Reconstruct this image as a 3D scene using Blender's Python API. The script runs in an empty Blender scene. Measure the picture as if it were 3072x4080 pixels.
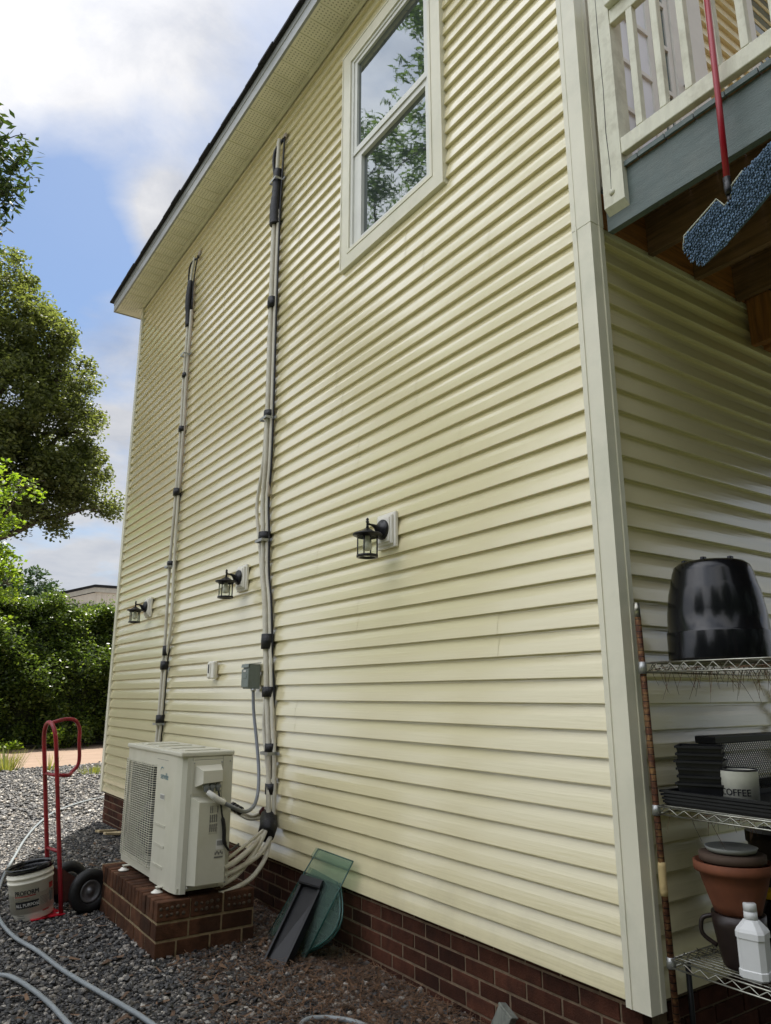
import bpy, bmesh, math, random
import numpy as np
from mathutils import Vector, Matrix
random.seed(7); RNG = np.random.default_rng(11)
SC = bpy.context.scene
COL = SC.collection
R = math.radians

# ------------------------------------------------------------------ camera
F_PX, PITCH, YAW, ROLL = 2934.237, 0.243760651, 0.602679517, -0.000369569
cam_d = bpy.data.cameras.new("camera"); cam = bpy.data.objects.new("camera", cam_d); COL.objects.link(cam)
SC.camera = cam
cam_d.sensor_fit = 'VERTICAL'; cam_d.sensor_height = 24.0; cam_d.lens = F_PX / 4080.0 * 24.0
cam_d.clip_start = 0.05; cam_d.clip_end = 3000
_fh = Vector((math.sin(YAW), math.cos(YAW), 0)); _rt = Vector((math.cos(YAW), -math.sin(YAW), 0)); _z = Vector((0, 0, 1))
_w = math.cos(PITCH) * _fh + math.sin(PITCH) * _z; _u = -math.sin(PITCH) * _fh + math.cos(PITCH) * _z
_R = math.cos(ROLL) * _rt + math.sin(ROLL) * _u; _U = -math.sin(ROLL) * _rt + math.cos(ROLL) * _u
m = Matrix((( _R.x, _U.x, -_w.x, 0.0), (_R.y, _U.y, -_w.y, 0.0), (_R.z, _U.z, -_w.z, 1.5), (0, 0, 0, 1)))
cam.matrix_world = m

# ------------------------------------------------------------------ sky, sun, exposure
SUN_AZ = math.atan2(0.50, 0.86); SUN_EL = R(66)
SC.view_settings.view_transform = 'Standard'; SC.view_settings.look = 'None'
SC.view_settings.exposure = 1.03; SC.view_settings.gamma = 1.0
world = bpy.data.worlds.new("World"); SC.world = world; world.use_nodes = True
wn = world.node_tree; wn.nodes.clear()
def N(nt, t, **kw):
    n = nt.nodes.new(t)
    for k, v in kw.items(): setattr(n, k, v)
    return n
def mathn(nt, op, a, b=None, clamp=False):
    n = N(nt, 'ShaderNodeMath', operation=op); n.use_clamp = clamp
    for i, v in enumerate((a, b)):
        if v is None: continue
        if isinstance(v, (int, float)): n.inputs[i].default_value = v
        else: nt.links.new(v, n.inputs[i])
    return n.outputs[0]
def vmath(nt, op, a, b):
    n = N(nt, 'ShaderNodeVectorMath', operation=op)
    for i, v in enumerate((a, b)):
        if isinstance(v, (tuple, list)): n.inputs[i].default_value = v
        else: nt.links.new(v, n.inputs[i])
    return n
def ramp(nt, fac, stops):
    n = N(nt, 'ShaderNodeValToRGB')
    el = n.color_ramp.elements
    while len(el) < len(stops): el.new(0.5)
    for e, (p, c) in zip(el, stops):
        e.position = p; e.color = (c[0], c[1], c[2], 1) if isinstance(c, (tuple, list)) else (c, c, c, 1)
    nt.links.new(fac, n.inputs[0]); return n.outputs[0]
def mixc(nt, fac, a, b, mode='MIX'):
    n = N(nt, 'ShaderNodeMix', data_type='RGBA', blend_type=mode)
    for s, v in ((0, fac), (6, a), (7, b)):
        if isinstance(v, (int, float)): n.inputs[s].default_value = v
        elif isinstance(v, (tuple, list)): n.inputs[s].default_value = (v[0], v[1], v[2], 1)
        else: nt.links.new(v, n.inputs[s])
    return n.outputs[2]
def noise(nt, vec, scale, detail=3, rough=0.5, dist=0.0):
    n = N(nt, 'ShaderNodeTexNoise'); n.inputs['Scale'].default_value = scale; n.inputs['Detail'].default_value = detail
    n.inputs['Roughness'].default_value = rough; n.inputs['Distortion'].default_value = dist
    if vec is not None: nt.links.new(vec, n.inputs['Vector'])
    return n.outputs['Fac']
SKY_S = 0.07
sky = N(wn, 'ShaderNodeTexSky', sky_type='NISHITA'); sky.sun_disc = False
sky.sun_elevation = SUN_EL; sky.sun_rotation = SUN_AZ; sky.air_density = 1.0; sky.dust_density = 1.0; sky.ozone_density = 1.5
tc = N(wn, 'ShaderNodeTexCoord'); dirv = tc.outputs['Generated']
sep = N(wn, 'ShaderNodeSeparateXYZ'); wn.links.new(dirv, sep.inputs[0])
den = mathn(wn, 'ADD', mathn(wn, 'MAXIMUM', sep.outputs[2], 0.0), 0.22)
cmb = N(wn, 'ShaderNodeCombineXYZ')
wn.links.new(mathn(wn, 'DIVIDE', sep.outputs[0], den), cmb.inputs[0]); wn.links.new(mathn(wn, 'DIVIDE', sep.outputs[1], den), cmb.inputs[1])
off = vmath(wn, 'ADD', cmb.outputs[0], (3.1, 1.7, 0.0)).outputs[0]
n1 = noise(wn, off, 2.6, 7, 0.56, 0.25)
n2 = noise(wn, off, 1.1, 2, 0.5)
def blob(v, k):   # smooth bump around direction v
    l = math.sqrt(sum(c * c for c in v)); v = tuple(c / l for c in v)
    d = vmath(wn, 'DOT_PRODUCT', dirv, v).outputs['Value']
    return mathn(wn, 'POWER', mathn(wn, 'MAXIMUM', d, 0.0), k)
holes = mathn(wn, 'ADD', mathn(wn, 'MULTIPLY', blob((0.17, 0.80, 0.535), 150), 0.32), mathn(wn, 'MULTIPLY', blob((0.10, 0.87, 0.47), 200), 0.30))
holes = mathn(wn, 'ADD', holes, mathn(wn, 'MULTIPLY', blob((0.03, 0.82, 0.56), 260), 0.18))
fill = mathn(wn, 'ADD', mathn(wn, 'MULTIPLY', blob((0.10, 0.74, 0.66), 90), 0.26), mathn(wn, 'MULTIPLY', blob((0.22, 0.79, 0.555), 900), 0.36))
dens = mathn(wn, 'SUBTRACT', mathn(wn, 'ADD', mathn(wn, 'ADD', mathn(wn, 'MULTIPLY', n1, 0.75), mathn(wn, 'MULTIPLY', n2, 0.35)), fill), holes)
cmask = ramp(wn, dens, [(0.34, 0.03), (0.44, 0.45), (0.56, 1.0)])
cshade = ramp(wn, mathn(wn, 'ADD', mathn(wn, 'MULTIPLY', noise(wn, off, 2.4, 3, 0.5), 0.55), mathn(wn, 'MULTIPLY', noise(wn, off, 6.5, 9, 0.62, 0.35), 0.45)), [(0.36, (0.62, 0.67, 0.77)), (0.47, (0.84, 0.86, 0.90)), (0.58, (1.04, 1.04, 1.04))])
ccol = mixc(wn, 1.0, cshade, (5.0, 5.0, 5.12), 'MULTIPLY')
lowm = ramp(wn, sep.outputs[2], [(0.02, 1.0), (0.42, 0.0)])           # low sky: greyer cloud
ccol = mixc(wn, mathn(wn, 'MULTIPLY', lowm, 0.75), ccol, (4.4, 4.7, 5.2))
bright = mathn(wn, 'ADD', mathn(wn, 'MULTIPLY', blob((-0.60, 0.12, 0.79), 4.0), 4.0), 1.0)   # added out-of-view cloud brightness that lights the wall and its gloss
bc = N(wn, 'ShaderNodeCombineXYZ')
for i in range(3): wn.links.new(bright, bc.inputs[i])
ccol = mixc(wn, 1.0, ccol, bc.outputs[0], 'MULTIPLY')
skyc = mixc(wn, 1.0, sky.outputs[0], (0.86, 0.95, 1.02), 'MULTIPLY')
col = mixc(wn, cmask, skyc, ccol)
bg = N(wn, 'ShaderNodeBackground'); bg.inputs[1].default_value = SKY_S
wn.links.new(col, bg.inputs[0]); wo = N(wn, 'ShaderNodeOutputWorld'); wn.links.new(bg.outputs[0], wo.inputs[0])
sd = bpy.data.lights.new("sun", 'SUN'); sd.energy = 5.0; sd.angle = R(0.53); sd.color = (1.0, 0.95, 0.87)
sun = bpy.data.objects.new("sun", sd); COL.objects.link(sun)
sv = Vector((math.sin(SUN_AZ) * math.cos(SUN_EL), math.cos(SUN_AZ) * math.cos(SUN_EL), math.sin(SUN_EL)))
sun.rotation_euler = sv.to_track_quat('Z', 'Y').to_euler()
sun.location = (0, 0, 30)

# ------------------------------------------------------------------ mesh helpers
class MB:
    def __init__(s): s.v = []; s.f = []; s.sm = []
    def add(s, vs, fs, smooth=False):
        o = len(s.v); s.v += [tuple(x) for x in vs]; s.f += [tuple(i + o for i in f) for f in fs]; s.sm += [smooth] * len(fs); return s
    def box(s, x0, x1, y0, y1, z0, z1, M=None):
        vs = [(x, y, z) for z in (z0, z1) for y in (y0, y1) for x in (x0, x1)]
        if M is not None: vs = [M @ Vector(v) for v in vs]
        return s.add(vs, [(0, 2, 3, 1), (4, 5, 7, 6), (0, 1, 5, 4), (2, 6, 7, 3), (0, 4, 6, 2), (1, 3, 7, 5)])
    def bbox(s, x0, x1, y0, y1, z0, z1, b=0.004, M=None):   # bevelled box
        b = min(b, (x1 - x0) / 2.01, (y1 - y0) / 2.01, (z1 - z0) / 2.01)
        bm = bmesh.new(); bmesh.ops.create_cube(bm, size=1)
        for v in bm.verts: v.co = Vector(((x0 + x1) / 2 + v.co.x * (x1 - x0), (y0 + y1) / 2 + v.co.y * (y1 - y0), (z0 + z1) / 2 + v.co.z * (z1 - z0)))
        bmesh.ops.bevel(bm, geom=bm.edges[:], offset=b, segments=2, affect='EDGES', profile=0.5)
        bm.verts.index_update()
        vs = [v.co.copy() for v in bm.verts]
        if M is not None: vs = [M @ v for v in vs]
        fs = [[v.index for v in f.verts] for f in bm.faces]; bm.free()
        return s.add(vs, fs)
    def prism(s, poly, axis, a, b, M=None):      # poly 2D extruded along axis from a to b
        def p(u, v, w): return {0: (w, u, v), 1: (u, w, v), 2: (u, v, w)}[axis]
        n = len(poly); vs = [p(u, v, a) for u, v in poly] + [p(u, v, b) for u, v in poly]
        if M is not None: vs = [M @ Vector(v) for v in vs]
        fs = [tuple(range(n - 1, -1, -1)), tuple(range(n, 2 * n))] + [(i, (i + 1) % n, n + (i + 1) % n, n + i) for i in range(n)]
        return s.add(vs, fs)
    def tube(s, pts, r, seg=8, caps=True):
        pts = [Vector(p) for p in pts]; n = len(pts)
        rs = r if isinstance(r, (list, tuple)) else [r] * n
        t0 = (pts[1] - pts[0]).normalized(); up = Vector((0, 0, 1)) if abs(t0.z) < 0.9 else Vector((1, 0, 0))
        nrm = (up - t0 * up.dot(t0)).normalized(); vs = []
        for i in range(n):
            t = (pts[min(i + 1, n - 1)] - pts[max(i - 1, 0)]).normalized()
            nrm = (nrm - t * nrm.dot(t)).normalized(); bn = t.cross(nrm)
            for k in range(seg):
                a = 2 * math.pi * k / seg; vs.append(pts[i] + (nrm * math.cos(a) + bn * math.sin(a)) * rs[i])
        fs = [(i * seg + k, i * seg + (k + 1) % seg, (i + 1) * seg + (k + 1) % seg, (i + 1) * seg + k) for i in range(n - 1) for k in range(seg)]
        s.add(vs, fs, True)
        if caps: 
            o = len(s.v) - len(vs); s.f += [tuple(o + k for k in range(seg - 1, -1, -1)), tuple(o + (n - 1) * seg + k for k in range(seg))]; s.sm += [False] * 2
        return s
    def lathe(s, prof, c=(0, 0, 0), seg=24, M=None, smooth=True):   # prof [(r,z)]
        vs = []; n = len(prof)
        for r_, z in prof:
            for k in range(seg):
                a = 2 * math.pi * k / seg; v = Vector((r_ * math.cos(a), r_ * math.sin(a), z))
                if M is not None: v = M @ v
                vs.append(v + Vector(c))
        fs = [(i * seg + k, i * seg + (k + 1) % seg, (i + 1) * seg + (k + 1) % seg, (i + 1) * seg + k) for i in range(n - 1) for k in range(seg)]
        s.add(vs, fs, smooth)
        o = len(s.v) - len(vs)
        if prof[0][0] > 1e-5: s.f.append(tuple(o + k for k in range(seg - 1, -1, -1))); s.sm.append(False)
        if prof[-1][0] > 1e-5: s.f.append(tuple(o + (n - 1) * seg + k for k in range(seg))); s.sm.append(False)
        return s
    def build(s, name, mat, parent=None, local=False):
        o0 = Vector((0, 0, 0)) if (local or parent is None) else ORI.get(parent.name, Vector((0, 0, 0)))
        me = bpy.data.meshes.new(name); me.from_pydata([tuple(Vector(v) - o0) for v in s.v], [], s.f)
        me.polygons.foreach_set('use_smooth', s.sm); me.materials.append(mat); me.update()
        o = bpy.data.objects.new(name, me); COL.objects.link(o)
        if parent is not None: o.parent = parent
        ORI[o.name] = o0
        return o
ORI = {}
def thing(name, label, cat, loc=(0, 0, 0), group=None):
    o = bpy.data.objects.new(name, None); COL.objects.link(o); o.location = loc; o.empty_display_size = 0.1
    o['label'] = label; o['category'] = cat
    if group: o['group'] = group
    ORI[o.name] = Vector(loc); return o
def tag(o, label, cat, group=None, kind=None):
    o['label'] = label; o['category'] = cat
    if group: o['group'] = group
    if kind: o['kind'] = kind
    return o
def struct(o): o['kind'] = 'structure'; return o
def bulk(name, verts, nper, mat, parent=None, smooth=False, faces=None):   # verts (N,3): N/nper polygons of nper corners
    me = bpy.data.meshes.new(name); verts = np.asarray(verts, dtype=np.float32)
    if faces is None: faces = np.arange(len(verts), dtype=np.int32).reshape(-1, nper)
    nf = len(faces)
    me.vertices.add(len(verts)); me.vertices.foreach_set('co', verts.ravel())
    me.loops.add(nf * nper); me.loops.foreach_set('vertex_index', np.asarray(faces, dtype=np.int32).ravel())
    me.polygons.add(nf); me.polygons.foreach_set('loop_start', np.arange(0, nf * nper, nper, dtype=np.int32))
    me.polygons.foreach_set('use_smooth', np.full(nf, smooth)); me.update(calc_edges=True); me.validate()
    me.materials.append(mat); o = bpy.data.objects.new(name, me); COL.objects.link(o)
    if parent is not None: o.parent = parent
    return o
def spline(pts, n=8):
    P = [Vector(p) for p in pts]; out = []
    for i in range(len(P) - 1):
        p0, p1, p2, p3 = P[max(i - 1, 0)], P[i], P[i + 1], P[min(i + 2, len(P) - 1)]
        for k in range(n):
            t = k / n; out.append(0.5 * ((2 * p1) + (p2 - p0) * t + (2 * p0 - 5 * p1 + 4 * p2 - p3) * t * t + (3 * p1 - p0 - 3 * p2 + p3) * t ** 3))
    out.append(P[-1]); return out
def text_mb(body, size, fn, depth=0.0):
    """letters as flat mesh; fn maps (x,y) of the lettering to a world point"""
    cu = bpy.data.curves.new('lettering', 'FONT'); cu.body = body; cu.size = size; cu.align_x = 'LEFT'; cu.resolution_u = 3
    to = bpy.data.objects.new('lettering', cu); COL.objects.link(to)
    dg = bpy.context.evaluated_depsgraph_get(); me = bpy.data.meshes.new_from_object(to.evaluated_get(dg))
    mb = MB(); mb.add([fn(v.co.x, v.co.y) for v in me.vertices], [tuple(p.vertices) for p in me.polygons])
    bpy.data.objects.remove(to); bpy.data.curves.remove(cu); bpy.data.meshes.remove(me); return mb

# ------------------------------------------------------------------ materials
def mat(name, col, rough=0.5, metal=0.0, var=0.12, vscale=6.0, bump=0.0, bscale=40.0, stretch=None, spec=0.5, island=0.0, dirt=None, dscale=2.0, damt=0.5, trans=0.0, ior=1.45, coat=0.0):
    mt = bpy.data.materials.new(name); mt.use_nodes = True; nt = mt.node_tree; b = nt.nodes['Principled BSDF']
    t = N(nt, 'ShaderNodeTexCoord'); vec = t.outputs['Object']
    if stretch:
        mp = N(nt, 'ShaderNodeMapping'); mp.inputs['Scale'].default_value = stretch; nt.links.new(vec, mp.inputs[0]); svec = mp.outputs[0]
    else: svec = vec
    c = (col[0], col[1], col[2]); lo = tuple(x * (1 - var) for x in c); hi = tuple(min(1, x * (1 + var)) for x in c)
    out = ramp(nt, noise(nt, svec, vscale, 4, 0.6), [(0.3, lo), (0.7, hi)])
    if island:
        g = N(nt, 'ShaderNodeNewGeometry'); r_ = ramp(nt, g.outputs['Random Per Island'], [(0.0, 1 - island), (1.0, 1 + island)])
        out = mixc(nt, 1.0, out, r_, 'MULTIPLY')
    if dirt:
        f = ramp(nt, noise(nt, vec, dscale, 6, 0.65), [(0.48, 0.0), (0.68, damt)]); out = mixc(nt, f, out, dirt)
    nt.links.new(out, b.inputs['Base Color']); b.inputs['Roughness'].default_value = rough; b.inputs['Metallic'].default_value = metal
    b.inputs['Specular IOR Level'].default_value = spec; b.inputs['IOR'].default_value = ior
    b.inputs['Transmission Weight'].default_value = trans; b.inputs['Coat Weight'].default_value = coat
    if bump:
        bp = N(nt, 'ShaderNodeBump'); bp.inputs['Strength'].default_value = bump; bp.inputs['Distance'].default_value = 0.01
        nt.links.new(noise(nt, svec, bscale, 4, 0.6), bp.inputs['Height']); nt.links.new(bp.outputs[0], b.inputs['Normal'])
    return mt
def siding_mat(name, axis):
    mt = bpy.data.materials.new(name); mt.use_nodes = True; nt = mt.node_tree; b = nt.nodes['Principled BSDF']
    t = N(nt, 'ShaderNodeTexCoord'); vec = t.outputs['Object']; sp = N(nt, 'ShaderNodeSeparateXYZ'); nt.links.new(vec, sp.inputs[0])
    base = ramp(nt, noise(nt, vec, 0.9, 5, 0.6), [(0.0, (0.79, 0.710, 0.440)), (1.0, (0.85, 0.770, 0.490))])
    # green algae low on the far end of the wall, with a ragged edge of its own
    alg = mathn(nt, 'MULTIPLY', ramp(nt, mathn(nt, 'ADD', sp.outputs[1], mathn(nt, 'MULTIPLY', noise(nt, vec, 1.3, 4), 3.0)), [(0.0, 0.0), (1.0, 1.0)]), 1.0)
    a1 = N(nt, 'ShaderNodeMapRange', interpolation_type='SMOOTHERSTEP'); a1.inputs[1].default_value = 6.0; a1.inputs[2].default_value = 9.5; a1.inputs[3].default_value = 0.0; a1.inputs[4].default_value = 1.0
    nt.links.new(mathn(nt, 'ADD', sp.outputs[1], mathn(nt, 'MULTIPLY', noise(nt, vec, 0.8, 4), 3.0)), a1.inputs[0])
    a2 = N(nt, 'ShaderNodeMapRange', interpolation_type='SMOOTHERSTEP'); a2.inputs[1].default_value = 4.8; a2.inputs[2].default_value = 0.6; a2.inputs[3].default_value = 0.0; a2.inputs[4].default_value = 1.0
    nt.links.new(mathn(nt, 'ADD', sp.outputs[2], mathn(nt, 'MULTIPLY', noise(nt, vec, 1.9, 5, 0.6), 1.5)), a2.inputs[0])
    f = mathn(nt, 'MULTIPLY', mathn(nt, 'MULTIPLY', a1.outputs[0], a2.outputs[0]), 0.9)
    col = mixc(nt, f, base, (0.47, 0.52, 0.22))
    a3 = N(nt, 'ShaderNodeMapRange', interpolation_type='SMOOTHERSTEP'); a3.inputs[1].default_value = 1.3; a3.inputs[2].default_value = 0.3; a3.inputs[3].default_value = 0.0; a3.inputs[4].default_value = 1.0
    nt.links.new(mathn(nt, 'ADD', sp.outputs[2], mathn(nt, 'MULTIPLY', noise(nt, vec, 3.1, 5, 0.65), 1.2)), a3.inputs[0])
    a4 = N(nt, 'ShaderNodeMapRange', interpolation_type='SMOOTHERSTEP'); a4.inputs[1].default_value = 4.4; a4.inputs[2].default_value = 5.6; a4.inputs[3].default_value = 0.0; a4.inputs[4].default_value = 0.6
    nt.links.new(sp.outputs[1], a4.inputs[0])
    col = mixc(nt, mathn(nt, 'MULTIPLY', a3.outputs[0], a4.outputs[0]), col, (0.33, 0.36, 0.20))
    a5 = N(nt, 'ShaderNodeMapRange', interpolation_type='SMOOTHERSTEP'); a5.inputs[1].default_value = 1.25; a5.inputs[2].default_value = 0.45; a5.inputs[3].default_value = 0.0; a5.inputs[4].default_value = 0.45
    nt.links.new(mathn(nt, 'ADD', sp.outputs[2], mathn(nt, 'MULTIPLY', noise(nt, vec, 4.5, 6, 0.7), 1.0)), a5.inputs[0])
    col = mixc(nt, a5.outputs[0], col, (0.50, 0.44, 0.28))
    g = N(nt, 'ShaderNodeNewGeometry'); col = mixc(nt, 1.0, col, ramp(nt, g.outputs['Random Per Island'], [(0, 0.98), (1, 1.0)]), 'MULTIPLY')
    nt.links.new(col, b.inputs['Base Color'])
    mp = N(nt, 'ShaderNodeMapping'); s3 = [0, 0, 110.0]; s3[axis] = 5.0; s3[1 - axis] = 5.0; mp.inputs['Scale'].default_value = s3
    wob = vmath(nt, 'ADD', vec, (0, 0, 0))
    nt.links.new(vec, mp.inputs[0])
    grain = noise(nt, mp.outputs[0], 1.0, 3, 0.55, 0.25)
    wave = noise(nt, vec, 2.2, 2, 0.5)
    h = mathn(nt, 'ADD', mathn(nt, 'MULTIPLY', grain, 0.5), mathn(nt, 'MULTIPLY', wave, 0.5))
    bp = N(nt, 'ShaderNodeBump'); bp.inputs['Strength'].default_value = 0.42; bp.inputs['Distance'].default_value = 0.004
    nt.links.new(h, bp.inputs['Height']); nt.links.new(bp.outputs[0], b.inputs['Normal'])
    b.inputs['Roughness'].default_value = 0.20; b.inputs['Coat Weight'].default_value = 1.0; b.inputs['Coat IOR'].default_value = 1.55; b.inputs['Coat Roughness'].default_value = 0.12; nt.links.new(bp.outputs[0], b.inputs['Coat Normal'])
    b.inputs['Specular IOR Level'].default_value = 0.75
    return mt
def leaf_mat(name, cols, rough=0.45, trans=0.35, spec=0.4):
    mt = bpy.data.materials.new(name); mt.use_nodes = True; nt = mt.node_tree; nt.nodes.clear()
    g = N(nt, 'ShaderNodeNewGeometry'); t = N(nt, 'ShaderNodeTexCoord')
    k = len(cols); c = ramp(nt, mathn(nt, 'ADD', mathn(nt, 'MULTIPLY', g.outputs['Random Per Island'], 0.6), mathn(nt, 'MULTIPLY', noise(nt, t.outputs['Object'], 0.7, 3), 0.4)), [(0.15 + 0.7 * i / (k - 1), cc) for i, cc in enumerate(cols)])
    p = N(nt, 'ShaderNodeBsdfPrincipled'); nt.links.new(c, p.inputs['Base Color']); p.inputs['Roughness'].default_value = rough; p.inputs['Specular IOR Level'].default_value = spec
    tr = N(nt, 'ShaderNodeBsdfTranslucent'); nt.links.new(mixc(nt, 1.0, c, (1.5, 1.55, 0.7), 'MULTIPLY'), tr.inputs[0])
    mx = N(nt, 'ShaderNodeMixShader'); mx.inputs[0].default_value = trans
    nt.links.new(p.outputs[0], mx.inputs[1]); nt.links.new(tr.outputs[0], mx.inputs[2])
    o = N(nt, 'ShaderNodeOutputMaterial'); nt.links.new(mx.outputs[0], o.inputs[0]); return mt
def gravel_mat(name, sc=55.0, tint=(1, 1, 1)):
    mt = bpy.data.materials.new(name); mt.use_nodes = True; nt = mt.node_tree; b = nt.nodes['Principled BSDF']
    t = N(nt, 'ShaderNodeTexCoord'); vec = t.outputs['Object']
    v = N(nt, 'ShaderNodeTexVoronoi'); v.inputs['Scale'].default_value = sc; nt.links.new(vec, v.inputs['Vector'])
    sp = N(nt, 'ShaderNodeSeparateColor'); nt.links.new(v.outputs['Color'], sp.inputs[0])
    c = ramp(nt, sp.outputs[0], [(0.0, (0.022, 0.021, 0.021)), (0.4, (0.06, 0.058, 0.056)), (0.7, (0.13, 0.12, 0.11)), (0.92, (0.30, 0.275, 0.24))])
    c = mixc(nt, 1.0, c, tint, 'MULTIPLY')
    gap = ramp(nt, v.outputs['Distance'], [(0.35, 1.0), (0.8, 0.45)])
    big = ramp(nt, noise(nt, vec, 0.6, 5, 0.6), [(0.3, (0.75, 0.72, 0.70)), (0.7, (1.0, 1.0, 1.0))])
    c = mixc(nt, 1.0, mixc(nt, 1.0, c, gap, 'MULTIPLY'), big, 'MULTIPLY')
    spx = N(nt, 'ShaderNodeSeparateXYZ'); nt.links.new(vec, spx.inputs[0])
    lw = mathn(nt, 'MULTIPLY', ramp(nt, mathn(nt, 'ADD', mathn(nt, 'MULTIPLY', spx.outputs[0], -1.0), mathn(nt, 'MULTIPLY', noise(nt, vec, 2.0, 4), 0.8)), [(0.2, 0.0), (0.5, 1.0)]), mathn(nt, 'LESS_THAN', spx.outputs[1], 14.0))
    lw = mathn(nt, 'MAXIMUM', lw, mathn(nt, 'LESS_THAN', spx.outputs[1], 0.5))
    c = mixc(nt, lw, c, ramp(nt, noise(nt, vec, 30, 4), [(0.3, (0.045, 0.055, 0.020)), (0.7, (0.105, 0.115, 0.045))]))  # unseen dark grass left of and behind the camera, added to cut bounced light
    nt.links.new(c, b.inputs['Base Color']); b.inputs['Roughness'].default_value = 0.75
    bp = N(nt, 'ShaderNodeBump'); bp.inputs['Strength'].default_value = 0.9; bp.inputs['Distance'].default_value = 0.012; bp.invert = True
    nt.links.new(v.outputs['Distance'], bp.inputs['Height']); nt.links.new(bp.outputs[0], b.inputs['Normal']); return mt
def wood_mat(name, lo, hi, axis=1, rough=0.75, bump=0.4, sc=3.0, st=14):
    mt = bpy.data.materials.new(name); mt.use_nodes = True; nt = mt.node_tree; b = nt.nodes['Principled BSDF']
    t = N(nt, 'ShaderNodeTexCoord'); mp = N(nt, 'ShaderNodeMapping'); s3 = [st, st, st]; s3[axis] = 0.9; mp.inputs['Scale'].default_value = s3
    nt.links.new(t.outputs['Object'], mp.inputs[0]); nz = noise(nt, mp.outputs[0], sc, 6, 0.65, 0.6)
    st_ = noise(nt, t.outputs['Object'], 1.6, 4, 0.6)
    c = ramp(nt, mathn(nt, 'ADD', mathn(nt, 'MULTIPLY', nz, 0.65), mathn(nt, 'MULTIPLY', st_, 0.35)), [(0.35, lo), (0.62, hi)])
    nt.links.new(c, b.inputs['Base Color']); b.inputs['Roughness'].default_value = rough
    bp = N(nt, 'ShaderNodeBump'); bp.inputs['Strength'].default_value = bump; bp.inputs['Distance'].default_value = 0.006; nt.links.new(nz, bp.inputs['Height']); nt.links.new(bp.outputs[0], b.inputs['Normal']); return mt
def glass_mat(name, col, rough=0.03, ior=1.45, thin=0.85, dcol=(0.5, 0.52, 0.5)):
    mt = bpy.data.materials.new(name); mt.use_nodes = True; nt = mt.node_tree; nt.nodes.clear()
    gl = N(nt, 'ShaderNodeBsdfGlossy'); gl.inputs['Roughness'].default_value = rough
    tr = N(nt, 'ShaderNodeBsdfTransparent'); tr.inputs[0].default_value = (col[0], col[1], col[2], 1)
    df = N(nt, 'ShaderNodeBsdfDiffuse'); df.inputs[0].default_value = (dcol[0], dcol[1], dcol[2], 1)
    fr = N(nt, 'ShaderNodeFresnel'); fr.inputs[0].default_value = ior
    m1 = N(nt, 'ShaderNodeMixShader'); m1.inputs[0].default_value = 1 - thin; nt.links.new(tr.outputs[0], m1.inputs[1]); nt.links.new(df.outputs[0], m1.inputs[2])
    m2 = N(nt, 'ShaderNodeMixShader'); gb = N(nt, 'ShaderNodeNewGeometry'); nt.links.new(mathn(nt, 'MULTIPLY', fr.outputs[0], mathn(nt, 'SUBTRACT', 1.0, gb.outputs['Backfacing'])), m2.inputs[0]); nt.links.new(m1.outputs[0], m2.inputs[1]); nt.links.new(gl.outputs[0], m2.inputs[2])
    o = N(nt, 'ShaderNodeOutputMaterial'); nt.links.new(m2.outputs[0], o.inputs[0]); return mt

M = {}
M['siding_w'] = siding_mat('vinyl siding main', 1); M['siding_e'] = siding_mat('vinyl siding end', 0)
M['trim'] = mat('white vinyl trim', (0.78, 0.75, 0.60), 0.28, var=0.06, vscale=2.5, bump=0.06, bscale=14, dirt=(0.50, 0.52, 0.40), dscale=3.0, damt=0.35)
M['soffit'] = mat('vinyl soffit', (0.85, 0.82, 0.66), 0.5, var=0.05, bump=0.15, bscale=180, dirt=(0.5, 0.48, 0.33), dscale=2.5, damt=0.3)
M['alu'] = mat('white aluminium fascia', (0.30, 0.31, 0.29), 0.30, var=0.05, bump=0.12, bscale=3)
M['shingle'] = mat('dark roof shingle', (0.030, 0.030, 0.034), 0.9, var=0.4, vscale=30, bump=0.5)
M['mortar'] = mat('old mortar', (0.19, 0.135, 0.085), 0.9, var=0.3, vscale=20, bump=0.5, bscale=90)
M['mortar2'] = mat('pad mortar', (0.27, 0.20, 0.11), 0.9, var=0.3, vscale=20, bump=0.5, bscale=90)
M['brick'] = mat('red brown brick', (0.066, 0.025, 0.015), 0.95, var=0.3, vscale=14, bump=0.5, bscale=120, spec=0.2, island=0.5, dirt=(0.022, 0.014, 0.012), dscale=4, damt=0.6)
M['brick2'] = mat('pad brick', (0.092, 0.041, 0.022), 0.9, var=0.45, vscale=14, bump=0.5, bscale=120, spec=0.2, island=0.5, dirt=(0.04, 0.024, 0.016), dscale=4, damt=0.6)
M['window_glass'] = None
M['sash'] = mat('white window sash', (0.74, 0.74, 0.68), 0.3, var=0.05)
M['dark'] = mat('dark interior', (0.02, 0.022, 0.022), 0.6)
M['black'] = mat('black painted metal', (0.012, 0.012, 0.014), 0.32, var=0.2)
M['tape'] = mat('black tape', (0.010, 0.010, 0.012), 0.38, var=0.3, bump=0.6, bscale=60)
M['pipe'] = mat('cream foam pipe', (0.66, 0.63, 0.53), 0.55, var=0.10, vscale=5, bump=0.25, bscale=30, dirt=(0.36, 0.31, 0.22), dscale=5, damt=0.6)
M['pipe_old'] = mat('weathered tan pipe', (0.40, 0.335, 0.26), 0.7, var=0.2, vscale=9, bump=0.3, bscale=50)
M['strap'] = mat('galvanised strap', (0.42, 0.43, 0.42), 0.45, metal=0.8, var=0.25)
M['unit'] = mat('unit painted steel', (0.60, 0.585, 0.485), 0.38, var=0.04, vscale=3, bump=0.04, bscale=60, dirt=(0.45, 0.44, 0.32), dscale=3.5, damt=0.4)
M['unit_lt'] = mat('unit plastic cover', (0.62, 0.60, 0.50), 0.45, var=0.05)
M['grille'] = mat('grille wire', (0.62, 0.60, 0.48), 0.45)
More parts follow.
